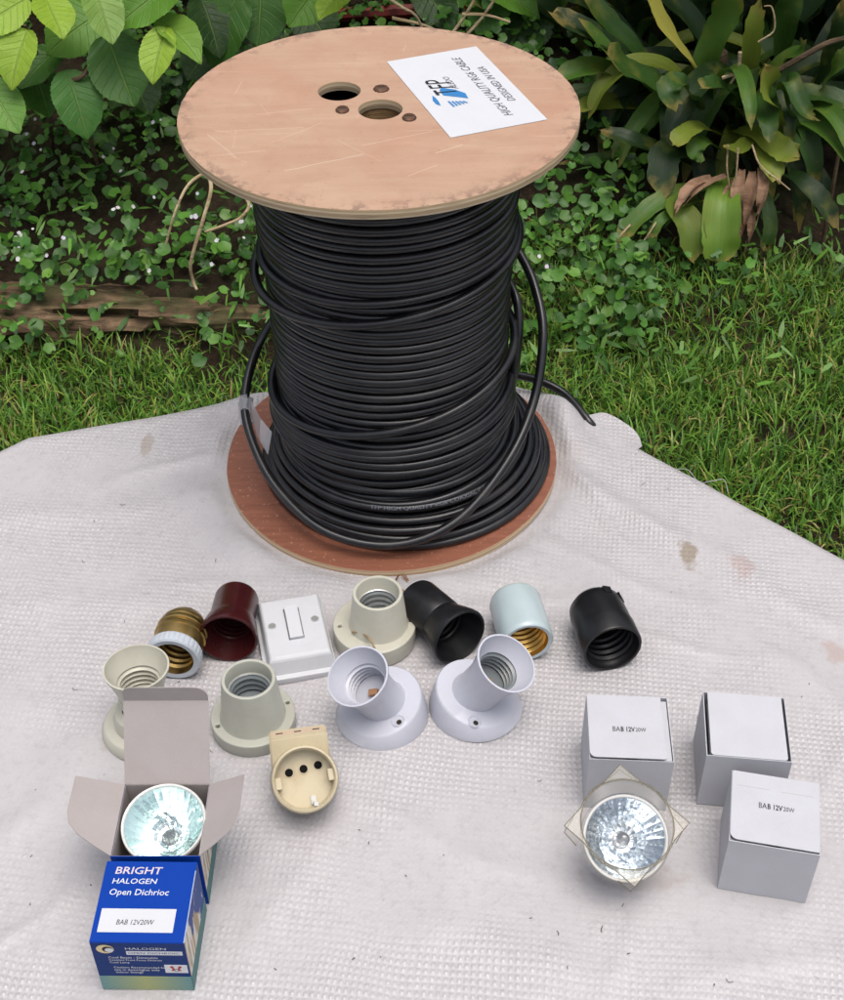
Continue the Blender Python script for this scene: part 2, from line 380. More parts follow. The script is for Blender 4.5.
def strap_mat():
    t = NT('strap_leaf'); uv = t.n('UVMap').outputs[0]; s = t.n('SeparateXYZ'); t.l(uv, s.inputs[0]); oi = t.n('ObjectInfo'); c = t.coord()
    fib = t.noise(t.mapping(uv, (26, 1.2, 1)), 1.0, 4, 0.6)
    n = t.noise(c, 26, 4); tipn = t.math('ADD', s.outputs[1], t.math('MULTIPLY', t.math('SUBTRACT', t.noise(c, 45, 4), 0.5), 0.5))
    col = t.mix(t.ramp(fib, [(0.35, 0.0), (0.7, 0.55)]), oi.outputs['Color'], t.mix(0.5, oi.outputs['Color'], (0.02, 0.045, 0.008)))
    col = t.mix(t.math('MULTIPLY', t.ramp(n, [(0.52, 0.0), (0.68, 1.0)]), 0.35), col, (0.20, 0.20, 0.03))
    col = t.mix(t.ramp(tipn, [(0.86, 0.0), (1.0, 0.7)]), col, (0.30, 0.22, 0.06))
    col = t.mix(t.ramp(tipn, [(1.0, 0.0), (1.1, 1.0)]), col, (0.13, 0.07, 0.035))
    t.set(col=col, rough=0.42, spec=0.4, nrm=t.bump(fib, 0.5, 0.002))
    tr = t.n('BsdfTranslucent'); t.l(col, tr.inputs[0])
    mx = t.n('MixShader'); mx.inputs[0].default_value = 0.2; t.l(t.b.outputs[0], mx.inputs[1]); t.l(tr.outputs[0], mx.inputs[2]); t.l(mx.outputs[0], t.out.inputs[0])
    return t.m
m_strap = strap_mat()
def vcol_mat(name, rough=0.5, trans=0.25, spec=0.35):
    t = NT(name); a = t.n('Attribute', attribute_name='col'); c = t.coord(); n = t.noise(c, 160, 3)
    col = t.mix(t.math('MULTIPLY', n, 0.4), a.outputs['Color'], (0.015, 0.03, 0.006))
    t.set(col=col, rough=rough, spec=spec, nrm=t.bump(n, 0.3, 0.002))
    tr = t.n('BsdfTranslucent'); t.l(col, tr.inputs[0])
    mx = t.n('MixShader'); mx.inputs[0].default_value = trans; t.l(t.b.outputs[0], mx.inputs[1]); t.l(tr.outputs[0], mx.inputs[2]); t.l(mx.outputs[0], t.out.inputs[0])
    return t.m
m_grass = vcol_mat('grass_blades'); m_cover = vcol_mat('ground_cover_leaves', 0.42)
def soil():
    t = NT('soil'); c = t.coord(); n = t.noise(c, 9, 6, 0.65); n2 = t.noise(c, 70, 5, 0.7)
    cc = t.ramp(n2, [(0.3, (0.012, 0.008, 0.005)), (0.6, (0.035, 0.023, 0.014)), (0.8, (0.07, 0.05, 0.03))])
    cc = t.mix(t.math('MULTIPLY', t.ramp(n, [(0.45, 0.0), (0.65, 1.0)]), 0.5), cc, (0.03, 0.04, 0.012))
    return t.set(col=cc, rough=0.9, spec=0.15, nrm=t.bump(n2, 0.8, 0.01))
m_soil = soil()
def oldwood(name, a, b, c3):
    t = NT(name); c = t.coord(); n = t.noise(t.mapping(c, (4, 60, 60)), 1.0, 6, 0.65, 0.6); n2 = t.noise(c, 16, 5)
    cc = t.mix(t.ramp(n, [(0.35, 0.0), (0.65, 1.0)]), a, b)
    cc = t.mix(t.ramp(n2, [(0.5, 0.0), (0.68, 0.7)]), cc, c3)
    return t.set(col=cc, rough=0.85, spec=0.2, nrm=t.bump(n, 0.8, 0.006))
m_log = oldwood('rotten_wood', (0.045, 0.028, 0.018), (0.17, 0.115, 0.07), (0.05, 0.055, 0.02))
m_stem = oldwood('dry_stem', (0.28, 0.20, 0.11), (0.50, 0.40, 0.25), (0.20, 0.15, 0.09))
m_twig = oldwood('brown_twig', (0.06, 0.04, 0.025), (0.13, 0.09, 0.055), (0.05, 0.04, 0.02))
m_dryleaf = oldwood('dry_leaf', (0.16, 0.085, 0.05), (0.32, 0.20, 0.13), (0.10, 0.06, 0.035))
m_redpipe = plastic('dark_red_pipe', (0.16, 0.018, 0.014), 0.4, (0.4, 0.4, 0.4), 0.6)
m_tablewood = oldwood('table_wood', (0.16, 0.10, 0.06), (0.28, 0.19, 0.11), (0.12, 0.08, 0.05))

# ------------------------------------------------------------------ ground
GX0, BY = 0.55, 1.70
def sstep(a, b, x):
    t = np.clip((x - a) / (b - a), 0, 1); return t * t * (3 - 2 * t)
def gz(x, y):
    x = np.asarray(x, float); y = np.asarray(y, float)
    left = 1 - sstep(0.1, 0.75, x)
    z = left * (0.05 * sstep(1.60, 1.70, y) + 0.30 * sstep(1.68, 2.6, y)) + (1 - left) * 0.10 * sstep(1.85, 2.7, y)
    z = z + 0.008 * np.sin(9 * x + 2 * y) * np.sin(7 * y + 1) + 0.004 * np.sin(31 * x + 5) * np.sin(27 * y) + 0.25 * sstep(2.6, 4.5, y)
    return z
def axis(lo, hi, step, far):
    a = np.arange(lo, hi, step); b = np.array([0.3, 0.8, 1.8, 4, 9, 20, far])
    return np.concatenate([lo - b[::-1], a, hi + b])
gx, gy = axis(-1.8, 1.9, 0.03, 60), axis(0.2, 3.4, 0.03, 60)
X, Y = np.meshgrid(gx, gy); Z = gz(X, Y)
nv, nx, ny = X.size, len(gx), len(gy)
idx = np.arange(nv).reshape(ny, nx)
F = np.stack([idx[:-1, :-1], idx[:-1, 1:], idx[1:, 1:], idx[1:, :-1]], -1).reshape(-1, 4)
g = obj('ground', mesh(np.stack([X, Y, Z], -1).reshape(-1, 3).tolist(), F.tolist(), True, None), m_soil)
tag(g, 'dark garden soil under the lawn and the leafy bank', 'ground', kind='structure')

# ------------------------------------------------------------------ table and padded sheet
EX = [-0.62, -0.52, -0.42, -0.350, -0.331, -0.285, -0.232, -0.157, -0.08, 0.0, 0.06, 0.105, 0.125, 0.150, 0.172, 0.184, 0.224, 0.265, 0.318, 0.40, 0.50, 0.60]
EY = [0.55, 0.72, 0.81, 0.882, 0.900, 0.913, 0.927, 0.950, 0.975, 0.990, 0.985, 0.955, 0.925, 0.900, 0.888, 0.876, 0.838, 0.797, 0.746, 0.665, 0.55, 0.40]
FRONT = 0.20
RC = (-0.0248, 0.8611); RR = 0.1333
def edge_y(x): return np.interp(x, EX, EY)
def cloth_h(x, y):
    x = np.asarray(x, float); y = np.asarray(y, float)
    z = 0.0007 * np.sin(23 * x + 11 * y) * np.sin(17 * y - 6 * x + 1.3) + 0.0005 * np.sin(61 * x - 13 * y) * np.sin(39 * y + 2)
    d = np.hypot(x - RC[0], y - RC[1]); a = np.arctan2(y - RC[1], x - RC[0])
    near = np.exp(-((d - 0.150) / 0.022) ** 2)
    z = z + near * (0.0035 + 0.0035 * np.sin(9 * a + 0.7) * np.cos(4 * a)) * sstep(0.136, 0.146, d)
    z = z + 0.016 * np.exp(-((x - 0.120) / 0.018) ** 2 - ((y - 0.915) / 0.030) ** 2)
    z = z + 0.004 * np.exp(-(((x - 0.16) + 0.9 * (y - 0.80)) / 0.012) ** 2 - ((y - 0.82) / 0.07) ** 2)
    for (cx, cy, ang, L, wd, am) in ((0.135, 0.735, -0.5, 0.07, 0.007, 0.0030), (0.25, 0.72, -0.75, 0.10, 0.009, 0.0028), (-0.27, 0.80, 0.2, 0.10, 0.012, 0.0025),
                                     (-0.24, 0.70, 0.15, 0.13, 0.014, 0.0022), (-0.30, 0.62, -0.3, 0.10, 0.012, 0.0022), (-0.26, 0.50, 1.1, 0.09, 0.010, 0.0025), (0.02, 0.72, 0.1, 0.06, 0.008, 0.002),
                                     (0.20, 0.41, 0.3, 0.06, 0.008, 0.002), (-0.08, 0.46, 1.2, 0.07, 0.010, 0.002), (0.28, 0.60, -0.9, 0.08, 0.008, 0.0025), (0.05, 0.42, -0.2, 0.08, 0.012, 0.0015), (-0.20, 0.86, 0.5, 0.05, 0.006, 0.003), (-0.29, 0.72, -0.9, 0.06, 0.006, 0.0025), (-0.24, 0.43, 0.9, 0.06, 0.004, 0.0025), (-0.21, 0.47, 1.5, 0.07, 0.005, 0.0025), (0.0, 0.50, -0.4, 0.07, 0.006, 0.0018), (0.17, 0.66, -0.2, 0.06, 0.005, 0.0022), (0.26, 0.54, 1.2, 0.05, 0.005, 0.002), (0.14, 0.80, -1.1, 0.05, 0.006, 0.003), (0.11, 0.41, 1.3, 0.04, 0.004, 0.0022), (0.075, 0.70, 0.3, 0.05, 0.005, 0.002), (-0.15, 0.72, 0.15, 0.05, 0.006, 0.002)):
        u = (x - cx) * cos(ang) + (y - cy) * sin(ang); v = -(x - cx) * sin(ang) + (y - cy) * cos(ang)
        z = z + 0.7 * am * np.exp(-(u / L) ** 2 - ((v + 0.006 * np.sin(u * 40)) / wd) ** 2)
    flatten = sstep(0.128, 0.140, d)
    return z * flatten
def ch(x, y): return TZ + float(cloth_h(x, y))

nxs, nys = 300, 220
xs = np.linspace(-0.60, 0.585, nxs); ts = np.linspace(0, 1, nys)
XX = np.repeat(xs[None, :], nys, 0); EYr = edge_y(xs)
YY = FRONT + (EYr - FRONT)[None, :] * ts[:, None]
ZZ = cloth_h(XX, YY)
edge_drop = np.clip((YY - (EYr[None, :] - 0.012)) / 0.012, 0, 1) ** 2 * 0.003
ZZ = ZZ - edge_drop + TZ
rows_x, rows_y, rows_z = [XX], [YY], [ZZ]
slope = np.gradient(EYr, xs); nl = np.hypot(slope, 1); nxv, nyv = -slope / nl, 1 / nl
nxv = np.convolve(np.pad(nxv, 6, 'edge'), np.ones(13) / 13, 'valid'); nyv = np.convolve(np.pad(nyv, 6, 'edge'), np.ones(13) / 13, 'valid')
for (o_, dz) in ((0.004, 0.004), (0.007, 0.012), (0.009, 0.03), (0.012, 0.07), (0.02, 0.13), (0.028, 0.20)):
    wv = 1 + 0.5 * np.sin(xs * 42) * (dz / 0.2)
    rows_x.append((xs + nxv * o_ * wv)[None, :]); rows_y.append((EYr + nyv * o_ * wv)[None, :]); rows_z.append((ZZ[-1] - dz)[None, :])
fr = []
for (o_, dz) in ((0.003, 0.004), (0.006, 0.02), (0.01, 0.08), (0.02, 0.2)):
    fr.append((xs[None, :], (np.full(nxs, FRONT - o_) - 0.01 * np.sin(xs * 37) * dz / 0.2)[None, :], (ZZ[0] - dz)[None, :]))
for a, b, c_ in fr: rows_x.insert(0, a); rows_y.insert(0, b); rows_z.insert(0, c_)
XX, YY, ZZ = np.vstack(rows_x), np.vstack(rows_y), np.vstack(rows_z)
def sidecol(i, sgn):
    cs = []
    for (o_, dz) in ((0.003, 0.004), (0.006, 0.02), (0.012, 0.1), (0.02, 0.2)):
        z = np.minimum(ZZ[:, i], ZZ[:, i]) - dz; z = np.maximum(z, TZ - 0.22)
        cs.append((XX[:, i] + sgn * o_, YY[:, i], z))
    return cs
L_, R_ = sidecol(0, -1), sidecol(-1, 1)
XX = np.column_stack([q[0] for q in L_[::-1]] + [XX] + [q[0] for q in R_]); YY = np.column_stack([q[1] for q in L_[::-1]] + [YY] + [q[1] for q in R_]); ZZ = np.column_stack([q[2] for q in L_[::-1]] + [ZZ] + [q[2] for q in R_])
ny, nx = XX.shape; idx = np.arange(XX.size).reshape(ny, nx)
F = np.stack([idx[:-1, :-1], idx[:-1, 1:], idx[1:, 1:], idx[1:, :-1]], -1).reshape(-1, 4)

def cloth_mat():
    t = NT('dimpled_white_sheet'); c = t.coord(); s = t.n('SeparateXYZ')
    wob = t.n('TexNoise'); wob.inputs['Scale'].default_value = 11; t.l(c, wob.inputs['Vector'])
    vm = t.n('VectorMath', operation='MULTIPLY_ADD'); t.l(wob.outputs['Color'], vm.inputs[0]); vm.inputs[1].default_value = (0.012, 0.012, 0); t.l(c, vm.inputs[2])
    mp = t.mapping(vm.outputs[0], (1, 1, 0), rot=(0, 0, 0.12)); t.l(mp, s.inputs[0])
    kx, ky = 2 * pi / 0.0078, 2 * pi / 0.0092
    a = t.math('SINE', t.math('MULTIPLY', s.outputs[0], kx)); b = t.math('SINE', t.math('MULTIPLY', s.outputs[1], ky))
    dots = t.math('MULTIPLY', a, b)
    pos = t.math('POWER', t.math('ABSOLUTE', dots), 1.6)
    n1 = t.noise(c, 8, 4); n2 = t.noise(c, 420, 4, 0.7); n3 = t.noise(c, 150, 4, 0.7); n4 = t.noise(c, 35, 4)
    amp = t.ramp(n1, [(0.40, 0.12), (0.60, 1.0)])
    hgt = t.math('ADD', t.math('MULTIPLY', pos, amp), t.math('ADD', t.math('MULTIPLY', n2, 0.35), t.math('MULTIPLY', n3, 0.5)))
    col = t.mix(n4, (0.355, 0.341, 0.352), (0.43, 0.414, 0.422))
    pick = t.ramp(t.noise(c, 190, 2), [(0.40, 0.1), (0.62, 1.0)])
    glint = t.ramp(pos, [(0.62, 0.0), (0.95, 1.0)])
    col = t.mix(t.math('MULTIPLY', t.math('MULTIPLY', glint, pick), t.math('MULTIPLY', amp, 0.75)), col, (0.60, 0.585, 0.595))  # shiny glints on the dimple tops, painted into the colour
    col = t.mix(t.math('MULTIPLY', t.ramp(n3, [(0.5, 0.0), (0.7, 1.0)]), 0.25), col, (0.22, 0.205, 0.215))
    p = t.n('SeparateXYZ'); t.l(c, p.inputs[0])
    nn = t.noise(c, 55, 4, 0.65)
    for (x, y, rx, ry, cc, am, th) in STAINS:
        dx = t.math('DIVIDE', t.math('SUBTRACT', p.outputs[0], x), rx); dy = t.math('DIVIDE', t.math('SUBTRACT', p.outputs[1], y), ry)
        d = t.math('SQRT', t.math('ADD', t.math('MULTIPLY', dx, dx), t.math('MULTIPLY', dy, dy)))
        d = t.math('ADD', d, t.math('MULTIPLY', t.math('SUBTRACT', nn, 0.5), 2.2))
        f = t.math('MULTIPLY', t.ramp(d, [(th, 1.0), (min(1.0, th + 0.35), 0.0)]), am)
        col = t.mix(f, col, cc)
    spk = t.ramp(t.noise(c, 330, 2, 0.5), [(0.745, 0.0), (0.77, 1.0)])
    col = t.mix(t.math('MULTIPLY', spk, 0.45), col, (0.2, 0.18, 0.17))
    return t.set(col=col, rough=0.40, spec=0.5, nrm=t.bump(hgt, 0.6, 0.0011))
def tp(px, py): v = on_table(px, py); return v.x, v.y
STAINS = [(*tp(690, 557), 0.010, 0.017, (0.20, 0.16, 0.11), 0.8, 0.55), (*tp(147, 446), 0.007, 0.020, (0.25, 0.20, 0.15), 0.5, 0.4), (*tp(741, 567), 0.016, 0.024, (0.34, 0.26, 0.245), 0.6, 0.3),
          (*tp(838, 652), 0.016, 0.018, (0.34, 0.26, 0.23), 0.6, 0.3), (*tp(118, 735), 0.020, 0.022, (0.28, 0.25, 0.21), 0.4, 0.3), (*tp(640, 880), 0.05, 0.02, (0.29, 0.25, 0.22), 0.4, 0.3),
          (*tp(560, 470), 0.03, 0.05, (0.35, 0.30, 0.28), 0.35, 0.3)]
m_cloth = cloth_mat()
cl = obj('padded_sheet', mesh(np.stack([XX, YY, ZZ], -1).reshape(-1, 3).tolist(), F.tolist(), True, None), m_cloth)
tag(cl, 'white dimpled plastic sheet spread over the table under everything', 'sheet')
# folded corner hanging out behind the cable end
mb = MB(); A = []
fc = [(588, 416, .004), (606, 414, .002), (628, 426, 0), (638, 436, -.002), (642, 447, -.004)]
inn = [(580, 436, .0015), (592, 446, .0015), (606, 452, .0015), (618, 456, .0015), (632, 460, .0015)]
vv = []
for (a, b) in zip(fc, inn):
    pa, pb = on_table(*a), on_table(*b)
    out = pa + (pa - pb).normalized() * 0.012 - Vector((0, 0, 0.02))
    vv += [pb, pb.lerp(pa, .33), pb.lerp(pa, .66), pa + Vector((0, 0, 0.001)), out]
for i, v in enumerate(vv):
    if i % 5 < 3: v.z = (ch(v.x, v.y) + (-0.002, 0.0006, 0.0006)[i % 5]) if v.y < edge_y(v.x) else v.z
rows5 = [catmull([vv[i * 5 + k] for i in range(5)], 5) for k in range(5)]; nr5 = len(rows5[0])
mb.add([rows5[k][i] for i in range(nr5) for k in range(5)], [(i * 5 + k, i * 5 + k + 1, i * 5 + k + 6, i * 5 + k + 5) for i in range(nr5 - 1) for k in range(4)])
mb.build('folded_corner', m_cloth, cl)
# loose thread at the sheet's edge
mb = MB(); mb.tube(catmull([on_table(676, 469, .002), on_table(688, 470, .006), on_table(699, 482, .004), on_table(712, 481, .01), on_table(724, 480, .008), on_table(728, 493, -0.002)], 6), 0.00028, 5)
mb.build('loose_thread', m_cloth, cl)

mb = MB(); LR = random.Random(3)
for k in range(60):
    px, py = LR.uniform(20, 830), LR.uniform(470, 990); p = on_table(px, py); a = LR.uniform(0, 6.28); ll = LR.uniform(.0006, .0045)
    if p.y > edge_y(p.x) - .02 or math.hypot(p.x - RC[0], p.y - RC[1]) < .145: continue
    q = p + Vector((cos(a), sin(a), 0)) * ll; mid = (p + q) / 2 + Vector((-sin(a), cos(a), 0)) * ll * LR.uniform(-.4, .4)
    P = [Vector((v.x, v.y, ch(v.x, v.y) + .0006)) for v in catmull([p, mid, q], 4)]; mb.tube(P, LR.uniform(.00012, .0003), 4)
tag(mb.build('lint', flat('lint_brown', (0.06, 0.045, 0.035))), 'tiny dark hairs and grit scattered on the white sheet', 'lint', kind='stuff')
tb = empty('garden_table', (0, 0.55, 0))
ex = np.linspace(-0.57, 0.55, 40)
oloop = [(float(x), float(edge_y(x)) - 0.55 - 0.012) for x in ex] + [(0.55, FRONT + 0.012 - 0.55), (-0.57, FRONT + 0.012 - 0.55)]
o = obj('table_top', outline_mesh([oloop], 0.012), m_tablewood, tb, (0, 0, TZ - 0.0155))
for (x, y) in ((-0.48, -0.28), (0.46, -0.28), (-0.36, 0.24), (0.22, 0.20)):
    MB().box((x - 0.02, y - 0.02, float(gz(x, y + .55)) - 0.005), (x + 0.02, y + 0.02, TZ - 0.0275)).build('leg', m_tablewood, tb, False)
tag(tb, 'low wooden table hidden beneath the white dimpled sheet', 'table')

# ------------------------------------------------------------------ cable reel
HR = 0.3102
reel = empty('cable_reel', (RC[0], RC[1], TZ + 0.0012), (0.0165, -0.0087, 0))
tag(reel, 'large plywood reel wound with black coaxial cable, standing on the white sheet', 'cable reel')
TH = 0.0068
def wob_circle(r, n=128, a=0.0006, k=3): return [((r + a * sin(k * 2 * pi * i / n + 1) + rnd.uniform(-.00025, .00025)) * cos(2 * pi * i / n), (r + a * sin(k * 2 * pi * i / n + 1)) * sin(2 * pi * i / n)) for i in range(n)]
def rel(x, y): return (x + 0.0277, y - 0.856)
holes = [circle(0.0150, *rel(-0.0549, 0.8818), 40), circle(0.0152, *rel(-0.0264, 0.8535), 40)]
top = obj('top_flange', outline_mesh([wob_circle(RR)] + holes, TH / 2 - 0.0005, 0.0005), m_veneer, reel, (0, 0, HR - 0.0012 - TH / 2))
obj('bottom_flange', outline_mesh([wob_circle(RR)], TH / 2 - 0.0005, 0.0005), m_redwood, reel, (0, 0, TH / 2))
ZT = HR - 0.0012
mb = MB(); mb.lathe([(0.0155, TH), (0.0155, ZT - TH), (0.0225, ZT - TH), (0.0225, TH)], 40, Matrix.Translation((0.0013, -0.0025, 0)))
m_core = oldwood('fibre_core', (0.12, 0.07, 0.03), (0.30, 0.19, 0.09), (0.2, 0.12, 0.05))
mb.build('core_tube', m_core, reel)
for (x, y) in ((-0.0516, 0.8523), (-0.0263, 0.883), (-0.0071, 0.8397)):
    q = rel(x, y); b_ = MB().lathe([(0.0, 0.0020), (0.0030, 0.0020), (0.0044, 0.0016), (0.0051, 0.0008), (0.0053, -0.0004)], 10, sx=1 + rnd.uniform(-.1, .1))
    b_.box((-.0026, -.0005, .0016), (.0024, .0005, .0024)); b_.build('bolt', m_rust, top, True, 30, (q[0], q[1], TH / 2))
# knot hole and splintered chip on the rim
MB().lathe([(0, 0.0004), (0.0014, 0.0003), (0.0021, 0.0001)], 10).build('nail_head', m_rust, top, loc=(0.0827, -0.0285, TH / 2))
# paper label
Lc = [Vector((*rel(*q), 0)) for q in ((-0.0236, 0.9275), (0.0409, 0.9484), (0.0831, 0.8352), (0.0195, 0.8105))]
Lcen = sum(Lc, Vector()) / 4; ydir = ((Lc[1] - Lc[2]) + (Lc[0] - Lc[3])).normalized()
lm = frame((0, 0, 1), (Lcen.x, Lcen.y, HR - 0.0012 + 0.0003), ydir)     # local x = reading direction
LW, LH = 0.1228, 0.0680
me = outline_mesh([rrect(-LW / 2, -LH / 2, LW / 2, LH / 2)], 0.00012)
lab = obj('paper_label', me, m_paper, reel, mtx=lm)
def pr(s, size, x, y, mat, shear=0.3, ax='CENTER', bold=0, sx=1.0, z=0.0003, parent=None, name='lettering'):
    return obj(name, text_mesh(s, size, shear, ax, bold, sx), mat, parent, (x, y, z))
lmi = lm.inverted()
def lab_xy(px, py):
    p = on_table(px, py, HR); q = lmi @ Vector((*rel(p.x, p.y), 0)); return Vector((q.x, q.y, 0))
def fit_line(s, a, b, mat, shear=0.25, zz=0.0003, hscale=1.0, parent=None):
    """lettering whose baseline middle runs from a to b (label coordinates)"""
    a, b = Vector(a), Vector(b); L = (b - a).length; me = text_mesh(s, 1.0, shear)
    xs_ = [v.co.x for v in me.vertices]; k = L / (max(xs_) - min(xs_)); me.transform(Matrix.Diagonal((k, k * hscale, 1, 1)))
    ang = math.atan2((b - a).y, (b - a).x); mid = (a + b) / 2
    return obj('lettering', me, mat, parent, mtx=Matrix.Translation((mid.x, mid.y, zz)) @ Matrix.Rotation(ang, 4, 'Z'))
def straight(a, b):
    a, b = lab_xy(*a), lab_xy(*b); m = (a.y + b.y) / 2; return (a.x, m, 0), (b.x, m, 0)
fit_line('HIGH QUALITY RG6 CABLE', *straight((510.8, 117), (454.7, 61)), m_inkgrey, parent=lab, hscale=1.1)
fit_line('DESIGNED IN USA', *straight((513.4, 102.6), (479.5, 70)), m_inkgrey, parent=lab, hscale=1.1)
def poly(pts, mat, parent, z, name):
    return obj(name, mesh([(p[0], p[1], z) for p in pts], [tuple(range(len(pts)))], False), mat, parent)
q = [lab_xy(*p) for p in ((439, 92), (443, 97), (468, 100), (465, 95), (455, 91.5), (441, 89.5))]
if (q[1] - q[0]).cross(q[2] - q[0]).z < 0: q = q[::-1]
poly(q, m_inkblue, lab, 0.0003, 'logo_block')
q = [lab_xy(*p) for p in ((432, 97), (435, 99), (438.5, 103), (440.5, 107), (436, 105.5), (432.5, 102))]
if (q[1] - q[0]).cross(q[2] - q[0]).z < 0: q = q[::-1]
poly(q, m_inkblue, lab, 0.0003, 'logo_swoosh')
for k in range(5):
    a, b = lab_xy(448 + k * 3.6, 102.6), lab_xy(454 + k * 3.3, 108 - k * 0.9); d = (b - a).normalized() * 0; n_ = Vector((-(b - a).y, (b - a).x, 0)).normalized() * 0.0007
    q = [a - n_, b - n_, b + n_, a + n_]
    poly(q, m_inkblue, lab, 0.0003, 'logo_stripe')
fit_line('FP', *straight((443.5, 92), (438, 82)), m_ink, 0.35, parent=lab, hscale=1.5)
fit_line('T', *straight((449, 97), (446, 92)), m_ink, 0.3, 0.0005, parent=lab, hscale=1.6)
fit_line('ALEDO', *straight((455, 91), (446, 79)), m_inkgrey, 0.3, parent=lab)

# ---- windings
CR = 0.00345
def noise1(x, s): return sin(x * 1.3 + s) * 0.5 + sin(x * 2.9 + s * 2.1) * 0.3 + sin(x * 6.1 + s * 3.7) * 0.2
mb = MB(); path = []; N = 42; seg = 72
z0, z1 = TH + 0.02, ZT - TH - CR - 0.0005
for i in range(int((N - 3) * seg)):
    th_ = 2 * pi * i / seg; tn = th_ / (2 * pi); u = tn / (N - 3)
    z = z0 + (z1 - z0) * u
    tilt = (0.0022 * sin(tn * 0.22 + 0.4) + 0.0009 * sin(tn * 1.1)) * (1 - u) ** .3 * min(1, (z1 - z) / 0.02)
    r = 0.0872 + 0.0005 * noise1(tn * 1.7, 1) + 0.0022 * sstep(0.70, 0.74, u) + 0.0005 * noise1(th_ * 0.5, 3) - 0.0016 * sin(pi * min(1, u / .7))
    path.append((0.003 + r * cos(th_), r * sin(th_), min(z1, max(z0, z + tilt * sin(th_ + 0.6)))))
mb.tube(path, CR, 8)
# inner drum so that nothing shows between the turns
mb.lathe([(0.084, TH + 0.001), (0.084, ZT - TH - 0.001)], 48)
for k in range(4):
    mb.tube([((0.031 + .0072 * k) * cos(a), (0.031 + .0072 * k) * sin(a), ZT - 0.03 - .002 * k) for a in np.linspace(0, 2 * pi, 48, endpoint=False)], CR, 8, True)
wnd = mb.build('cable_winding', m_cable, reel, True, None)
def ring(mb, r, z, cx=0, cy=0, ax=0, ay=0, j=0.0012, s=0.0, n=96, cr=CR, two=0.0):
    P = []
    for i in range(n):
        a = 2 * pi * i / n; rr = r + j * noise1(a * 2, s) + two * cos(2 * a)
        # seamless wobble
        rr = r + j * (sin(a * 2 + s) * .6 + sin(3 * a + s * 2.3) * .4) + two * cos(2 * a)
        P.append((cx + rr * cos(a), cy + rr * sin(a), z + ax * cos(a) + ay * sin(a) + j * .5 * sin(2 * a + s * 1.7)))
    mb.tube(P, cr, 8, True)
mb = MB()
for i in range(9):
    outer = 0.1135 - 0.0030 * i - 0.00022 * i * i; zz = TH + CR + 0.0062 * i
    for k in range(2):
        flat_ = i in (0, 4)
        ring(mb, outer - 0.0074 * k, zz, 0.006 + 0.006 * max(0, 1 - i / 7), 0.002 + (0 if flat_ else rnd.uniform(-.0025, .002)), 0 if flat_ else rnd.uniform(-.003, .004), 0 if flat_ else rnd.uniform(-.002, .005), 0.0002 if i == 4 else 0.0014, rnd.uniform(0, 6))
for i in range(4):
    ring(mb, 0.0935 - 0.0006 * i, TH + CR + 0.056 + 0.0066 * i, 0.003, 0.001, rnd.uniform(.001, .004), rnd.uniform(-.001, .001), 0.0006, rnd.uniform(0, 6))
mb.build('loose_bottom_turns', m_cable, reel, True, None)
mb = MB(); ring(mb, 0.0945, 0.203, 0.002, 0, 0.014, 0.003, 0.0016, 2.0); mb.build('slack_upper_turn', m_cable, reel, True, None)
mb = MB(); ring(mb, 0.0940, 0.108, 0.003, 0, 0.021, 0.001, 0.0015, 4.0); mb.build('slack_lower_turn', m_cable, reel, True, None)
mb = MB(); ring(mb, 0.0908, 0.212, 0.003, 0, 0.006, -0.002, 0.0008, 1.0); mb.build('crossing_turn', m_cable, reel, True, None)
rmi = reel.matrix_basis.inverted()
def R3(px, py, Yv): return rmi @ at(px, py, Yv)
lp = [(505, 235, .935), (521, 256, .915), (535, 288, .89), (543, 335, .86), (534, 400, .828), (506, 463, .788), (455, 522, .753), (392, 545, .741), (325, 531, .752), (277, 488, .785), (252, 440, .82), (245, 398, .85), (256, 352, .885), (276, 317, .93), (310, 290, .965)]
mb = MB(); mb.tube(catmull([R3(*p) for p in lp], 8), CR * 1.05, 10); mb.build('loose_cable_loop', m_cable, reel, True, None)
tl = [R3(480, 366, .985), R3(508, 373, .965), R3(540, 381, .95), R3(566, 395, .935)]
e_ = on_table(588, 421, 0.006); tl += [rmi @ e_, rmi @ (on_table(595, 430, -0.003))]
mb = MB(); mb.tube(catmull(tl, 8), CR * 1.05, 10); mb.build('cable_end', m_cable, reel, True, None)
# bulge of a turn on the right side
mb = MB(); mb.tube(catmull([R3(508, 405, .85), R3(516, 360, .858), R3(519, 325, .868), R3(516, 298, .88), R3(505, 275, .90)], 8), CR, 8)
mb.build('slack_side_turn', m_cable, reel, True, None)
# printing on one of the lower turns
me = text_mesh('TFP HIGH QUALITY RG6 COAXIAL CABLE', 0.0046, 0, 'CENTER', sx=1.15)
rr = 0.1135 - .012 - .00352 + .0002; zc = TH + CR + 0.0248
for v in me.vertices:
    a = -pi / 2 + 0.28 + v.co.x / rr; el = radians(42) + v.co.y / CR * 0.8
    R_2 = rr + (CR + 0.0003) * cos(el); v.co = (0.006 + 0.006 * 3 / 7 + R_2 * cos(a), 0.002 + R_2 * sin(a), zc + (CR + 0.0003) * sin(el))
obj('cable_print', me, m_cableprint, reel)
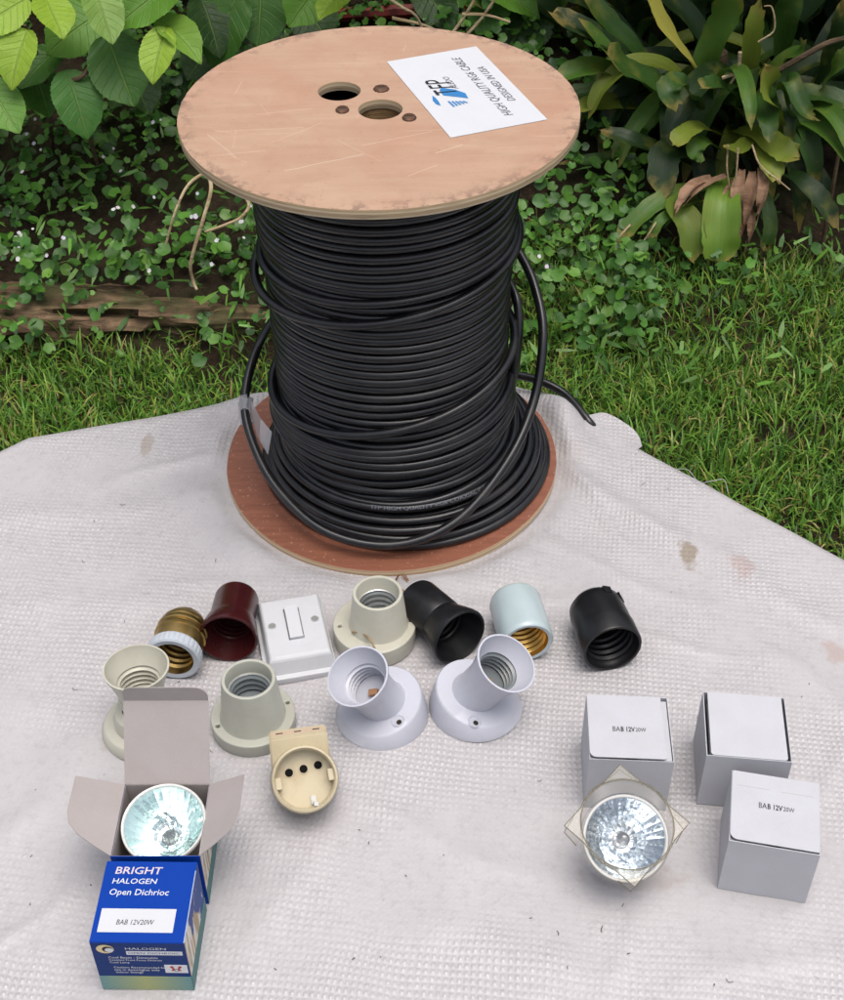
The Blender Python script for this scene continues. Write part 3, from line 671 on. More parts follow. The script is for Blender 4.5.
# clear tape round the loop
mb = MB(); mb.tube([R3(247, 397, .848), R3(245.5, 405, .845), R3(246, 416, .84), R3(248, 424, .835)], 0.0052, 10)
a1, a2, b1, b2 = R3(250, 398, .846), R3(252, 420, .838), R3(272, 432, .822), R3(268, 455, .812)
mb.add([a1, a1.lerp(b1, .5) + Vector((0, -.004, 0)), b1, a2, a2.lerp(b2, .5) + Vector((0, -.004, 0)), b2], [(0, 1, 4, 3), (1, 2, 5, 4)])
mb.add([R3(238, 396, .85), R3(247, 394, .846), R3(247, 420, .838), R3(238, 424, .842)], [(0, 1, 2, 3)])
mb.build('clear_tape', m_tape, reel, True, 30)
# bent wire ends at the front of the flange
mb = MB()
mb.tube(catmull([on_table(399, 575, .004), on_table(396, 581, .010), on_table(401, 589, .004), on_table(408, 593, .002)], 5), 0.0006, 6)
mb.tube([on_table(402, 574, .004), on_table(413, 591, .003)], 0.0006, 6); mb.tube([on_table(405, 575, .004), on_table(415, 590, .003)], 0.0005, 6)
o = mb.build('wire_clipping', m_copper); tag(o, 'thin bent copper wires lying at the front edge of the reel', 'wire')

# ------------------------------------------------------------------ lamp holders
def thread_in(r, z_from, z_to, n=4, d=0.0011):
    """profile of an inner screw thread going inwards from z_from to z_to"""
    out = []
    for i in range(n * 8 + 1):
        u = i / (n * 8); out.append((r - d * (0.5 - 0.5 * cos(u * n * 2 * pi)) ** 2.2, z_from + (z_to - z_from) * u))
    return out
def lay_down(root, xy, heading, R1, R2, L, sink=0.0, roll=0.0):
    """put a lathed thing (opening at local z=0, body along +z) on its side; heading: way the opening faces, degrees from -Y towards +X"""
    h = radians(heading); d = Vector((sin(h), -cos(h), 0)); tilt = math.asin((R1 - R2) / L)
    zax = (-d * cos(tilt) + Vector((0, 0, -sin(tilt)))).normalized()
    c = Vector((xy[0], xy[1], ch(*xy) + R1 * cos(tilt) - sink))
    root.matrix_basis = frame(zax, c, d.cross(Vector((0, 0, 1)))) @ Matrix.Rotation(roll, 4, 'Z')

# maroon skirted holder
t = empty('lamp_holder'); tag(t, 'glossy maroon lamp holder with flared skirt lying between brass holder and wall switch', 'lamp holder', 'loose screw lamp holders')
MB().lathe([(0.0190, 0.0), (0.0203, 0.0002), (0.0206, 0.0012), (0.0200, 0.006), (0.0180, 0.0155), (0.0160, 0.0205), (0.0158, 0.043), (0.0150, 0.0455), (0.006, 0.0462), (0.0, 0.0462)], 48).build('shell', m_maroon, t)
MB().lathe([(0.0190, 0.0), (0.0184, 0.002), (0.0150, 0.014)] + thread_in(0.0140, 0.0155, 0.034) + [(0.0, 0.036)], 40).build('screw_socket', m_maroon, t)
lay_down(t, tuple(on_table(228, 641, .019))[:2], -2, 0.0206, 0.0158, 0.044)
# black skirted holder
t = empty('lamp_holder'); tag(t, 'black lamp holder with flared skirt, tilted towards the right, behind the white angled holders', 'lamp holder', 'loose screw lamp holders')
MB().lathe([(0.0196, 0.0), (0.0212, 0.0), (0.0216, 0.0014), (0.0206, 0.006), (0.0180, 0.014), (0.0164, 0.0185), (0.0162, 0.0205), (0.0166, 0.021), (0.0162, 0.050), (0.0152, 0.053), (0.006, 0.054), (0, 0.054)], 48).build('shell', m_blackpl, t)
MB().lathe([(0.0196, 0.0), (0.0186, 0.004), (0.0156, 0.015)] + thread_in(0.0143, 0.017, 0.036) + [(0, 0.038)], 40).build('screw_socket', m_blackpl, t)
lay_down(t, tuple(on_table(460, 638, .02))[:2], 35, 0.0214, 0.0162, 0.050)
# plain black holder
t = empty('lamp_holder'); tag(t, 'plain black straight lamp holder lying alone at the right end of the row', 'lamp holder', 'loose screw lamp holders')
mb = MB().lathe([(0.0188, 0.0), (0.0204, 0.0), (0.0209, 0.0010), (0.0208, 0.016), (0.0203, 0.0165), (0.0197, 0.036), (0.0186, 0.0420), (0.0150, 0.0465), (0.008, 0.048), (0, 0.048)], 56); mb.build('shell', m_blackpl, t)
mb = MB()
for a in (0.35, 1.1, 2.0, 2.8): mb.box((-0.003, -0.0012, 0), (0.003, 0.0012, 0.006), Matrix.Rotation(a, 4, 'Z') @ Matrix.Translation((0, 0.0190, 0.036)))
mb.build('grip_lug', m_blackpl, t, False)
MB().lathe([(0.0188, 0.0), (0.0184, 0.004), (0.0172, 0.0055)] + thread_in(0.0172, 0.0058, 0.028, 4, 0.0016) + [(0, 0.030)], 40).build('screw_socket', m_blackpl, t)
lay_down(t, tuple(on_table(612.5, 651, .019))[:2], 11, 0.0209, 0.0196, 0.044)
# porcelain holder
t = empty('lamp_holder'); tag(t, 'pale blue porcelain lamp holder with bright brass thread, behind the right white angled holder', 'lamp holder', 'loose screw lamp holders')
MB().lathe([(0.0150, 0.0005), (0.0172, 0.0), (0.0184, 0.0012), (0.0187, 0.004), (0.0186, 0.039), (0.0178, 0.0412), (0.0174, 0.0412), (0.0172, 0.0400), (0.0165, 0.0400), (0, 0.0400)], 56).build('shell', m_porc, t)
MB().lathe([(0.0176, 0.0410), (0.0172, 0.0425), (0.0152, 0.0430), (0.0, 0.0430)], 48).build('end_cap', m_greycream, t)
MB().lathe([(0.0150, 0.0005), (0.0146, 0.003)] + thread_in(0.0145, 0.0035, 0.030, 6, 0.0016) + [(0, 0.032)], 48).build('screw_socket', m_gold, t)
lay_down(t, tuple(on_table(527, 646, .016))[:2], 9, 0.0187, 0.0186, 0.04)
# brass holder with pale ring
t = empty('lamp_holder'); tag(t, 'tarnished brass lamp holder with ribbed pale blue ring, leaning behind the cream holder', 'lamp holder', 'loose screw lamp holders')
body = [(0.0140, 0.008), (0.0165, 0.0085), (0.0170, 0.0105), (0.0170, 0.020), (0.0180, 0.0205), (0.0180, 0.0225), (0.0172, 0.0235), (0.0172, 0.0255), (0.0178, 0.026), (0.0178, 0.028), (0.0165, 0.030), (0.0168, 0.0315), (0.0160, 0.034), (0.0135, 0.0375), (0.0125, 0.0395), (0.0060, 0.0415), (0, 0.0415)]
MB().lathe(body, 48).build('brass_shell', m_brass, t)
MB().lathe([(0.0052, 0.040), (0.0052, 0.047), (0.0042, 0.048), (0, 0.048)], 24).build('cable_entry', m_steel, t)
mb = MB(); n = 120; prof = [(0.0142, 0.0005), (0.0176, 0.0), (0.0188, 0.0010), (0.0190, 0.0030), (0.0190, 0.0078), (0.0182, 0.0092), (0.0150, 0.0092), (0.0142, 0.0005)]
mb.lathe(prof, n)
k = len(prof)
for i in range(n):
    if i % 4 in (0,):
        for q in (3, 4): v = mb.v[i * k + q]; v.x *= 0.965; v.y *= 0.965
mb.build('ring', m_bluewhite, t, True, 25)
MB().lathe([(0.0142, 0.0005), (0.0138, 0.004)] + thread_in(0.0138, 0.005, 0.026, 4, 0.0014) + [(0, 0.028)], 40).build('screw_socket', m_brass, t)
lay_down(t, tuple(on_table(173, 661, .018))[:2], -6, 0.0190, 0.0175, 0.036)

# straight batten holders
def batten(label, xy, rot, mat, rb, hb_, r0, r1, ht, socket, thr_r, ho, off=0.0):
    t = empty('batten_lamp_holder', (xy[0], xy[1], ch(*xy) + 0.0003), (0, 0, rot)); tag(t, label, 'lamp holder', 'upright batten lamp holders')
    hl = [circle(0.0023, s * ho, 0, 16) for s in (-1, 1)]
    b_ = outline_mesh([circle(rb - 0.0009, n=64)] + hl, hb_ / 2 - 0.0009, 0.0009, 2)
    obj('base', b_, mat, t, (0, 0, hb_ / 2))
    for s in (-1, 1):
        MB().lathe([(0, 0), (0.0023, 0)], 16).build('screw_hole', m_pinhole, t, loc=(s * ho, 0, hb_ - 0.006))
    OM = Matrix.Translation((off, 0, 0))
    MB().lathe([(r0 + 0.0012, hb_ - 0.0005), (r0, hb_ + 0.0012), (r1, ht - 0.0014), (r1 - 0.0004, ht - 0.0003), (r1 - 0.0012, ht), (r1 - 0.0024, ht - 0.0003), (r1 - 0.0030, ht - 0.002), (r1 - 0.0036, ht - 0.010), (thr_r, ht - 0.0105)], 64, OM).build('barrel', mat, t)
    MB().lathe([(thr_r, ht - 0.0105), (thr_r - .0006, ht - 0.0108)] + thread_in(thr_r - .0006, ht - 0.011, ht - 0.026, 3, 0.0013) + [(0, ht - 0.028)], 48, OM).build('screw_socket', socket, t)
    MB().lathe([(0.0035, ht - 0.0275), (0.0035, ht - 0.025), (0.0, ht - 0.0245)], 16, OM).build('contact', m_steel, t)
    return t
m_zinc = metal('zinc_thread', (0.42, 0.44, 0.44), 0.3, (0.2, 0.2, 0.2), 0.4)
m_greythread = plastic('grey_thread', (0.16, 0.18, 0.19), 0.3, amt=0.2)
batten('cream ceramic batten lamp holder with two screw holes between wall switch and black holder', (-0.0339, 0.6647), 0.10, m_cream, 0.0291, 0.0150, 0.0202, 0.0174, 0.045, m_zinc, 0.0134, 0.0243, 0.003)
batten('grey cream batten lamp holder with grey thread beside the cardboard flap', (-0.1125, 0.5865), 0.42, m_greycream, 0.0279, 0.0105, 0.0210, 0.0177, 0.0455, m_greythread, 0.0136, 0.0242)
# wires poking from the rear batten holder
mb = MB(); mb.tube(catmull([on_table(352, 632, .018), on_table(362, 633, .021), on_table(371, 641, .022), on_table(376, 652, .015), on_table(379, 658, .006)], 5), 0.0008, 6)
o = mb.build('bare_wire', m_stem); tag(o, 'short stiff brown wire leaning from the cream batten holder base', 'wire')

# angled holders
def angled(label, base, top_c, mat, rb, rt, hlow, hhigh, r0, r1, hole_px, socket, stepped=False):
    B = Vector((base[0], base[1], ch(*base) + 0.0003)); C = Vector((top_c[0], top_c[1], TZ + top_c[2]))
    t = empty('angled_lamp_holder', B); tag(t, label, 'lamp holder', 'angled batten lamp holders')
    hm = (hlow + hhigh) / 2; ctr = Vector((0, 0, hm)); Cl = C - B; ax = (Cl - ctr).normalized(); L = (Cl - ctr).length
    lean = Vector((ax.x, ax.y, 0)); lean.normalize()
    n = 72; v = []; f = []
    levels = ((0.0, rb, 0.0), (0.06, rb, 0.002 / hm), (1, rt, 0.90), (1, rt - 0.0006, 0.96), (1, rt - 0.0014, 1.0), (1, r0 - 0.001, 1.0))
    nn = len(levels)
    for i in range(n):
        a = 2 * pi * i / n; d = Vector((cos(a), sin(a), 0))
        for j, (tt, r, hh) in enumerate(levels):
            p = d * r; top = hm - (hhigh - hlow) / 2 * p.dot(lean) / rt
            z = top * hh
            v.append((p.x, p.y, z))
    for i in range(n):
        j = (i + 1) % n
        for q in range(nn - 1): f.append((i * nn + q, j * nn + q, j * nn + q + 1, i * nn + q + 1))
    MB().add(v, f).build('base', mat, t, True, 35)
    m = frame(ax, ctr, (1, 0, 0))
    pr_ = [(r0 + 0.0012, -0.003), (r0, 0.0015), (r0, L * 0.42), (r0 + (r1 - r0) * 0.22, L * 0.62), (r0 + (r1 - r0) * 0.55, L * 0.80), (r1 - 0.0006, L - 0.003), (r1, L - 0.0012), (r1, L), (r1 - 0.0012, L + 0.0001), (r1 - 0.0020, L - 0.003), (0.0146, L - 0.0115), (0.0140, L - 0.0122), (0.0152, L - 0.0132)]
    if stepped: pr_ = [(r0 + 0.0075, -0.004), (r0 + 0.0070, 0.006), (r0 + 0.0055, 0.010), (r0 + 0.0045, 0.0105), (r0 + 0.0005, 0.0125)] + pr_[1:]
    MB().lathe(pr_, 64, m).build('barrel', mat, t)
    MB().lathe([(0.0152, L - .0131)] + thread_in(0.0152, L - .0132, L - .029, 4, 0.0026) + [(0, L - .0300)], 48, m).build('screw_socket', socket, t)
    MB().box((-0.0030, -0.002, L - .0300), (0.0030, 0.002, L - .0260), m).build('contact', m_copper, t, False)
    if hole_px:
        p = on_table(*hole_px, hm) - B; nrm = Vector((lean.x * (hhigh - hlow) / 2 / rt, lean.y * (hhigh - hlow) / 2 / rt, 1)).normalized()
        top = hm - (hhigh - hlow) / 2 * p.dot(lean) / rt
        hmx = frame(nrm, (p.x, p.y, top))
        MB().lathe([(0.0046, 0.0002), (0.0042, 0.0005), (0.0038, 0.0002), (0.0036, -0.0012), (0.0026, -0.0014), (0.0024, 0.0001)], 28, hmx).build('screw_recess', mat, t)
        MB().lathe([(0.0037, 0.00018), (0.0, 0.00018)], 24, hmx).build('screw_hole', m_recess, t)
        MB().lathe([(0.0018, 0.0003), (0.0, 0.0003)], 20, hmx @ Matrix.Translation((0.0008, -0.0010, 0))).build('screw_pit', m_pinhole, t)
    return t
m_recess = plastic('recess_plastic', (0.42, 0.43, 0.49), 0.4)
p = on_table(357.5, 676, .052); angled('white angled lamp holder leaning left, its flared cup facing the upper left', (-0.0276, 0.5945), (p.x, p.y, .052), m_white_pl, 0.0308, 0.0270, 0.006, 0.022, 0.0152, 0.0210, (398, 721), m_white_pl)
p = on_table(506.5, 663, .052); angled('white angled lamp holder leaning right, below the pale blue porcelain holder', (0.0353, 0.6020), (p.x, p.y, .052), m_white_pl, 0.0313, 0.0274, 0.006, 0.022, 0.0152, 0.0210, (474.5, 719), m_greythread)
p = on_table(136, 667, .056); angled('cream angled lamp holder with stepped base, half hidden behind the raised cardboard flap', (-0.1830, 0.5850), (p.x, p.y, .056), m_cream, 0.0300, 0.0280, 0.006, 0.009, 0.0138, 0.0212, None, m_cream, True)

m_holegrey = plastic('hole_shadow_grey', (0.20, 0.21, 0.20), 0.5)
# wall switch
sc4 = [on_table(*q, .017) for q in ((259, 603), (316, 593), (331, 650), (271, 659))]
cen = sum(sc4, Vector()) / 4; xd = ((sc4[1] - sc4[0]) + (sc4[2] - sc4[3])).normalized(); wd = ((sc4[1] - sc4[0]).length + (sc4[2] - sc4[3]).length) / 2; hd = ((sc4[0] - sc4[3]).length + (sc4[1] - sc4[2]).length) / 2
t = empty('wall_switch'); t.matrix_basis = frame((0, 0, 1), (cen.x, cen.y, ch(cen.x, cen.y) + 0.0004), xd)
tag(t, 'white square light switch with one long rocker, lying between maroon and cream holders', 'light switch')
W2, H2 = wd / 2, hd / 2
obj('back_plate', outline_mesh([rrect(-W2 - .0045, -H2 - .0085, W2 + .0030, H2 + .0025, (.001,) * 4, 3)], 0.0022, 0.0004), m_switch, t, (0, 0, 0.0026))
v = []; f = []
prof = ((0.0024, 0.0050, 0.0), (0.0024, 0.0058, 0.0), (0.0010, 0.0145, 0), (0.0004, 0.0158, 0), (-0.0006, 0.0168, 0), (-0.0014, 0.0170, 0))
for (o_, z, _) in prof:
    ly = 0.0025 * (1 - (z - 0.005) / 0.012)
    v += [(x, y, z) for x, y in ((-W2 - o_, -H2 - o_ - ly), (W2 + o_, -H2 - o_ - ly), (W2 + o_, H2 + o_), (-W2 - o_, H2 + o_))]
for i in range(len(prof) - 1):
    for k in range(4): f.append((i * 4 + k, i * 4 + (k + 1) % 4, i * 4 + 4 + (k + 1) % 4, i * 4 + 4 + k))
rk = (-0.0055, -0.0130, 0.0055, 0.0175)
b0 = len(v); v += [(x, y, 0.0170) for x, y in ((rk[0], rk[1]), (rk[2], rk[1]), (rk[2], rk[3]), (rk[0], rk[3]))]; tpi = (len(prof) - 1) * 4
for k in range(4): f.append((tpi + k, tpi + (k + 1) % 4, b0 + (k + 1) % 4, b0 + k))
b1 = len(v); v += [(x, y, 0.0140) for x, y in ((rk[0], rk[1]), (rk[2], rk[1]), (rk[2], rk[3]), (rk[0], rk[3]))]
for k in range(4): f.append((b0 + k, b0 + (k + 1) % 4, b1 + (k + 1) % 4, b1 + k))
f.append((b1, b1 + 1, b1 + 2, b1 + 3))
MB().add(v, f).build('cover', m_switch, t, False)
v = [(x, y, z) for (x, y, z) in ((rk[0] + .0006, rk[1] + .0006, .0140), (rk[2] - .0006, rk[1] + .0006, .0140), (rk[2] - .0006, rk[3] - .0006, .0140), (rk[0] + .0006, rk[3] - .0006, .0140),
      (rk[0] + .0010, rk[1] + .0008, .0186), (rk[2] - .0010, rk[1] + .0008, .0186), (rk[2] - .0010, rk[3] - .0010, .0212), (rk[0] + .0010, rk[3] - .0010, .0212))]
MB().add(v, [(4, 5, 6, 7), (0, 1, 5, 4), (1, 2, 6, 5), (2, 3, 7, 6), (3, 0, 4, 7)]).build('rocker', m_switch, t, False)
for s, yy in ((-1, 0.003), (1, 0.0035)):
    MB().lathe([(0.0029, 0.0), (0.0, 0.0)], 20).build('screw_hole', m_holegrey, t, loc=(s * (W2 - 0.0055), yy, 0.01715))
    MB().lathe([(0.0031, 0.0), (0.0030, 0.0004), (0.0027, 0.0004), (0.0026, 0.0)], 24).build('hole_rim', m_switch, t, loc=(s * (W2 - 0.0055), yy, 0.01715))
obj('embossed_mark', text_mesh('EUROP', 0.0036, 0), flat('embossed', (0.55, 0.57, 0.62)), t, (0.0012, -0.0175, 0.01715))

# socket adaptor
ax = Vector((0.10, -0.60, 0.79)).normalized()
cn = on_table(305, 779, .036)
fm = frame(ax, cn, Vector((1, 0.16, 0)))
t = empty('socket_adaptor'); t.matrix_basis = fm
tag(t, 'yellowed cream plug socket adaptor with three round holes and earth clip', 'socket adaptor')
RO = 0.0200
MB().lathe([(RO - .0012, 0.0), (RO, -0.0006), (RO + .0002, -0.010), (RO + .0014, -0.0200), (RO + 0.0010, -0.030), (RO - 0.004, -0.0325), (0, -0.0325)], 64).build('housing', m_yellow, t)
MB().lathe([(RO - .0012, 0.0), (RO - .0020, -0.0010), (RO - .0026, -0.013), (0, -0.0132)], 64).build('socket_well', m_yellow, t)
for a in (0.05, pi + 0.05):
    MB().box((RO - .0055, -.0035, -.013), (RO - .0022, .0035, -.003), Matrix.Rotation(a, 4, 'Z')).build('guide_rib', m_yellow, t, False)
for x, y in ((-.0098, .0050), (0, .0062), (.0098, .0074)):
    MB().lathe([(0.0026, 0), (0, 0)], 20).build('pin_hole', m_dark, t, loc=(x * .93, y, -0.01275))
    MB().lathe([(0.0031, 0), (0.0030, .0004), (0.0026, .0004), (0.0025, 0)], 20).build('pin_collar', m_yellow, t, loc=(x * .93, y, -0.01290))
mb = MB(); mb.box((-.0016, -.0142, -.013), (.0016, -.0090, -.0118), Matrix.Translation((0.004, -.0015, 0))); mb.box((-.0013, -.0168, -.012), (.0013, -.0142, -.0010), Matrix.Translation((0.0052, 0, 0)))
mb.build('earth_clip', m_steel, t, False)
# plug block behind, with slots along its upper end
mb = MB(); x0, x1 = -.0195, .0175
v = [(x0, .006, -.0190), (x1, .006, -.0190), (x1 - .0004, .0265, -.0125), (x0 + .0004, .0265, -.0125), (x0, .006, -.030), (x1, .006, -.030), (x1 - .0008, .0325, -.022), (x0 + .0008, .0325, -.022)]
bm = bmesh.new(); vs = [bm.verts.new(q) for q in v]
for q in ((0, 1, 2, 3), (4, 7, 6, 5), (3, 2, 6, 7), (0, 3, 7, 4), (1, 5, 6, 2), (0, 4, 5, 1)): bm.faces.new([vs[i] for i in q])
bmesh.ops.bevel(bm, geom=list(bm.edges), offset=0.0010, segments=2, affect='EDGES')
o = obj('plug_block', bm_mesh(bm), m_yellow, t)
MB().box((-.0165, -.0022, -.0003), (.0145, .0022, .00006), frame((0, .845, .534), (0, .0296, -.01715), (1, 0, 0))).build('slot_strip', plastic('brownish_strip', (0.50, 0.38, 0.28), 0.5), t, False)
for x in (-.0125, -.001, .0105):
    MB().box((x - .0022, -.0006, -.0002), (x + .0022, .0006, .00015), frame((0, .845, .534), (0, .0296, -.01715), (1, 0, 0))).build('plug_slot', m_pinhole, t, False)

# ------------------------------------------------------------------ boxes
BW, BH, WT = 0.051, 0.048, 0.0005
def carton(label, x, y, ang, mats, lid=None, group=None, lid_mat=None, flaps=True, cat='box', flap_z=0.0022, flap_gap=0.0004, inside=None, skew=0.0):
    t = empty('lamp_box', (x, y, ch(x, y) + 0.0006), (0, 0, ang)); tag(t, label, cat, group)
    fr_, bk, lf, rt = mats; w2 = BW / 2; h = BH
    P = {}
    P['front'] = MB().box((-w2, -w2, 0), (w2, -w2 + WT, h)).build('front_panel', fr_, t, False)
    P['back'] = MB().box((-w2, w2 - WT, 0), (w2, w2, h)).build('back_panel', bk, t, False)
    P['left'] = MB().box((-w2, -w2 + WT, 0), (-w2 + WT, w2 - WT, h)).build('side_panel', lf, t, False)
    P['right'] = MB().box((w2 - WT, -w2 + WT, 0), (w2, w2 - WT, h)).build('side_panel', rt, t, False)
    P['bottom'] = MB().box((-w2 + WT, -w2 + WT, 0.0002), (w2 - WT, w2 - WT, 0.0007)).build('bottom_panel', bk, t, False)
    if flaps:
        for s in (-1, 1):
            a, b = (-w2 + WT + flap_gap, -0.004) if s < 0 else (0.004, w2 - WT - flap_gap)
            v = [(a, -w2 + .002, h - flap_z), (b, -w2 + .002, h - flap_z), (b, w2 - .002, h - flap_z), (a, w2 - .002, h - flap_z)]
            MB().add(v + [(q[0], q[1], q[2] - .0005) for q in v], [(0, 1, 2, 3), (7, 6, 5, 4), (0, 4, 5, 1), (1, 5, 6, 2), (2, 6, 7, 3), (3, 7, 4, 0)]).build('dust_flap', mats[2], t, False)
    if lid:
        (lx0, lx1, ly0, r4, lift) = lid
        me = outline_mesh([rrect(lx0, ly0, lx1, w2 - 0.0003, r4, 5)], 0.00022, 0.00006)
        m = Matrix.Translation((0, w2, h + 0.0003)) @ Matrix.Rotation(-lift, 4, 'X') @ Matrix.Translation((0, -w2, 0))
        P['lid'] = obj('lid', me, lid_mat or fr_, t, mtx=m)
    return t, P
w2 = BW / 2
wm = (m_card,) * 4
tA, PA = carton('white lamp box behind the clear plastic star insert, lid sprung open at right', 0.1274, 0.5426, -0.0556, wm, (-w2 + .0002, w2 - .0046, -w2 + .0004, (.001, .0015, .004, .0015), 0.030), 'white lamp boxes', flap_z=0.0016)
tB, PB = carton('unmarked white lamp box standing behind the tilted printed box', 0.1997, 0.5427, -0.1117, wm, (-w2 + .0028, w2 - .0024, -w2 + .0006, (.001, .001, .002, .002), 0.0), 'white lamp boxes', flap_z=0.009, flap_gap=0.003)
tC, PC = carton('white printed lamp box nearest the front right corner', 0.2048, 0.4793, -0.2084, wm, (-w2 + .0004, w2 - .0005, -w2 + .0011, (.001, .001, .0045, .001), 0.012), 'white lamp boxes')
mb = MB(); mb.box((-.022, .0145, .00030), (-.003, .0147, .00034)); mb.box((.003, .0143, .00030), (.022, .0145, .00034)); mb.build('crease', m_cardin, PC['lid'], False)

# blue boxes
zt = 0.00042
def ptext(s, x, y, wdt, mat, parent, shear=0.0, hs=1.0, rotx=False, z=zt, bold=0.0, ln=-1):
    me = text_mesh(s, 1.0, shear, 'LEFT', bold); xs_ = [v.co.x for v in me.vertices]; k = wdt / (max(xs_) - min(xs_)); x_0 = min(xs_)
    me.transform(Matrix.Diagonal((k, k * hs, 1, 1)) @ Matrix.Translation((-x_0, 0, 0)))
    m = Matrix.Translation((x, y, z)) if not rotx else Matrix.Translation((x, ln, y)) @ Matrix.Rotation(pi / 2, 4, 'X')
    return obj('lettering', me, mat, parent, mtx=m)
for P_, y_, xo, a_, b_ in ((PA, -.0028, -.0005, 'BAM', 'BA'), (PC, .0020, .0006, 'BA', 'BA')):
    ptext('BA', xo - .0100, y_, .0046, m_ink, P_['lid'], 0, 1.45); ptext('B 12V', xo - .0050, y_, .0086, m_ink, P_['lid'], 0, 1.5, bold=.022); ptext('20W', xo + .0040, y_, .0064, m_ink, P_['lid'], 0, 1.45)
bmats = (m_carddark, m_carddark, m_carddark, m_torn)
tE, PE = carton('closed blue lamp box with white lettering at the front left corner', -0.1541, 0.4217, -0.0199, bmats, (-w2, w2, -w2 - .0002, (.0005,) * 4, 0.0), 'blue lamp boxes', m_cardblue)
L = PE['lid']; zt = 0.00042
ptext('BRIGHT', -.0195, .0190, .0265, m_inkpink, L, 0.1, 0.85, bold=.012)
ptext('HALOGEN', -.0200, .0122, .0250, m_inkwhite, L, 0.12, 0.9, bold=.004)
ptext('Open Dichrioc', -.0203, .0052, .0330, m_inkwhite, L, 0.12, 1.0, bold=.004)
obj('white_panel', outline_mesh([rrect(-.0225, -.0195, .0185, -.0050)], .00005), m_paper, L, (0, 0, .00036))
ptext('BAB 12V20W', -.0130, -.0135, .0205, m_ink, L, 0.15, 1.25, z=.0005)
yl = -w2 - 0.00015; FP_ = PE['front']
ptext('HALOGEN', -.0070, .0425, .0220, m_inkwhite, FP_, 0.0, 0.65, True, ln=yl)
MB().box((-.0070, yl - .00005, .0365), (.0235, yl + .0001, .0400)).build('white_strip', m_inkwhite, FP_, False)
ptext('OPEN DICHROIC', -.0060, .0383, .0280, m_carddark, FP_, 0.1, 0.7, True, ln=yl - .0001)
for (s, x, z, wd_) in (('Cool Beam - Dimmable', -.0175, .0335, .0270), ('Constant Front Focus Dichroic', -.0175, .0310, .0290), ('Cool Lamp', -.0175, .0285, .0110), ('Caution: Recommended for', -.0160, .0235, .0290), ('use in downlights only', -.0160, .0210, .0250), ('indoor fittings', -.0155, .0185, .0150)):
    ptext(s, x, z, wd_, m_inkwhite, FP_, 0, 1.0, True, ln=yl, bold=0.004)
MB().box((.0120, yl - .00005, .0185), (.0245, yl + .0001, .0265)).build('warning_panel', m_inkwhite, FP_, False)
def disc_on_front(name, cx, cz, r, mat, parent, d, sx=1.0, a0=0, a1=2 * pi, r_in=0.0):
    n = 24; v = [(cx + r * sx * cos(a), yl - d, cz + r * sin(a)) for a in np.linspace(a0, a1, n)]; v2 = [(cx + r_in * sx * cos(a), yl - d, cz + r_in * sin(a)) for a in np.linspace(a0, a1, n)]
    return MB().add(v + v2, [(i, i + n, i + n + 1, i + 1)[::-1] for i in range(n - 1)]).build(name, mat, parent, False)
for cx, a0 in ((.0150, -1.2), (.0215, 1.9)): disc_on_front('warning_mark', cx, .0225, .0024, m_inkred, FP_, .0001, 1, a0, a0 + 2.4, .0012); disc_on_front('warning_mark', cx + (.001 if a0 < 0 else -.001), .0245, .0010, m_inkred, FP_, .0001)
disc_on_front('warning_mark', .0183, .0212, .0014, m_ink, FP_, .0001, 1, 0, 2 * pi, .0009)
disc_on_front('emblem', -.0180, .0420, .0042, m_inkcream, FP_, .00005, 1.15); disc_on_front('emblem_swirl', -.0166, .0418, .0028, m_ink, FP_, .0001, 1.1); disc_on_front('emblem_moon', -.0158, .0412, .0020, m_inkwhite, FP_, .00015, 1.2)
mb = MB(); mb.box((-.0255, -.00005, -.0140), (.0255, .0001, 0)); o = mb.build('sunray_band', m_band, FP_, False); o.location = (0, yl, .0143)
# object-space origin of the rays sits at the top of the band: swap axes so that rays fan downwards
o.rotation_euler = (0, 0, 0)
MB().box((w2 + .0001, -w2, .0003), (w2 + .0003, w2, .0130)).build('sunray_band', flat('teal_print', (0.07, 0.17, 0.17)), PE['right'], False)
# scuffed white edges of the blue lid
mb = MB(); mb.box((w2 - .0003, -w2, .0002), (w2 + .00025, w2 - .006, .0005)); mb.box((-w2 - .0002, -w2, -.0001), (w2, -w2 + .00015, .00028)); mb.build('worn_edge', cardboard('worn_card_edge', (0.30, 0.36, 0.52), 0.5), L, False)

bin_ = (m_cardblue, m_cardin, m_carddark, m_torn)
tD, PD = carton('open blue lamp box with grey flaps raised, halogen lamp inside', -0.1527, 0.4767, -0.0029, bin_, None, 'blue lamp boxes', flaps=False)
for a, b in (((-w2 + .0006, -w2 + .0006, .001), (w2 - .0006, -w2 + .0008, BH - .0003)), ((-w2 + .0006, w2 - .0008, .001), (w2 - .0006, w2 - .0006, BH - .0003)), ((-w2 + .0006, -w2 + .001, .001), (-w2 + .0008, w2 - .001, BH - .0003)), ((w2 - .0008, -w2 + .001, .001), (w2 - .0006, w2 - .001, BH - .0003))):
    MB().box(a, b).build('lining', m_cardin, tD, False)
MB().box((w2 + .0001, -w2, .0003), (w2 + .0003, w2, .0130)).build('sunray_band', flat('teal_print_b', (0.07, 0.17, 0.17)), PD['right'], False)
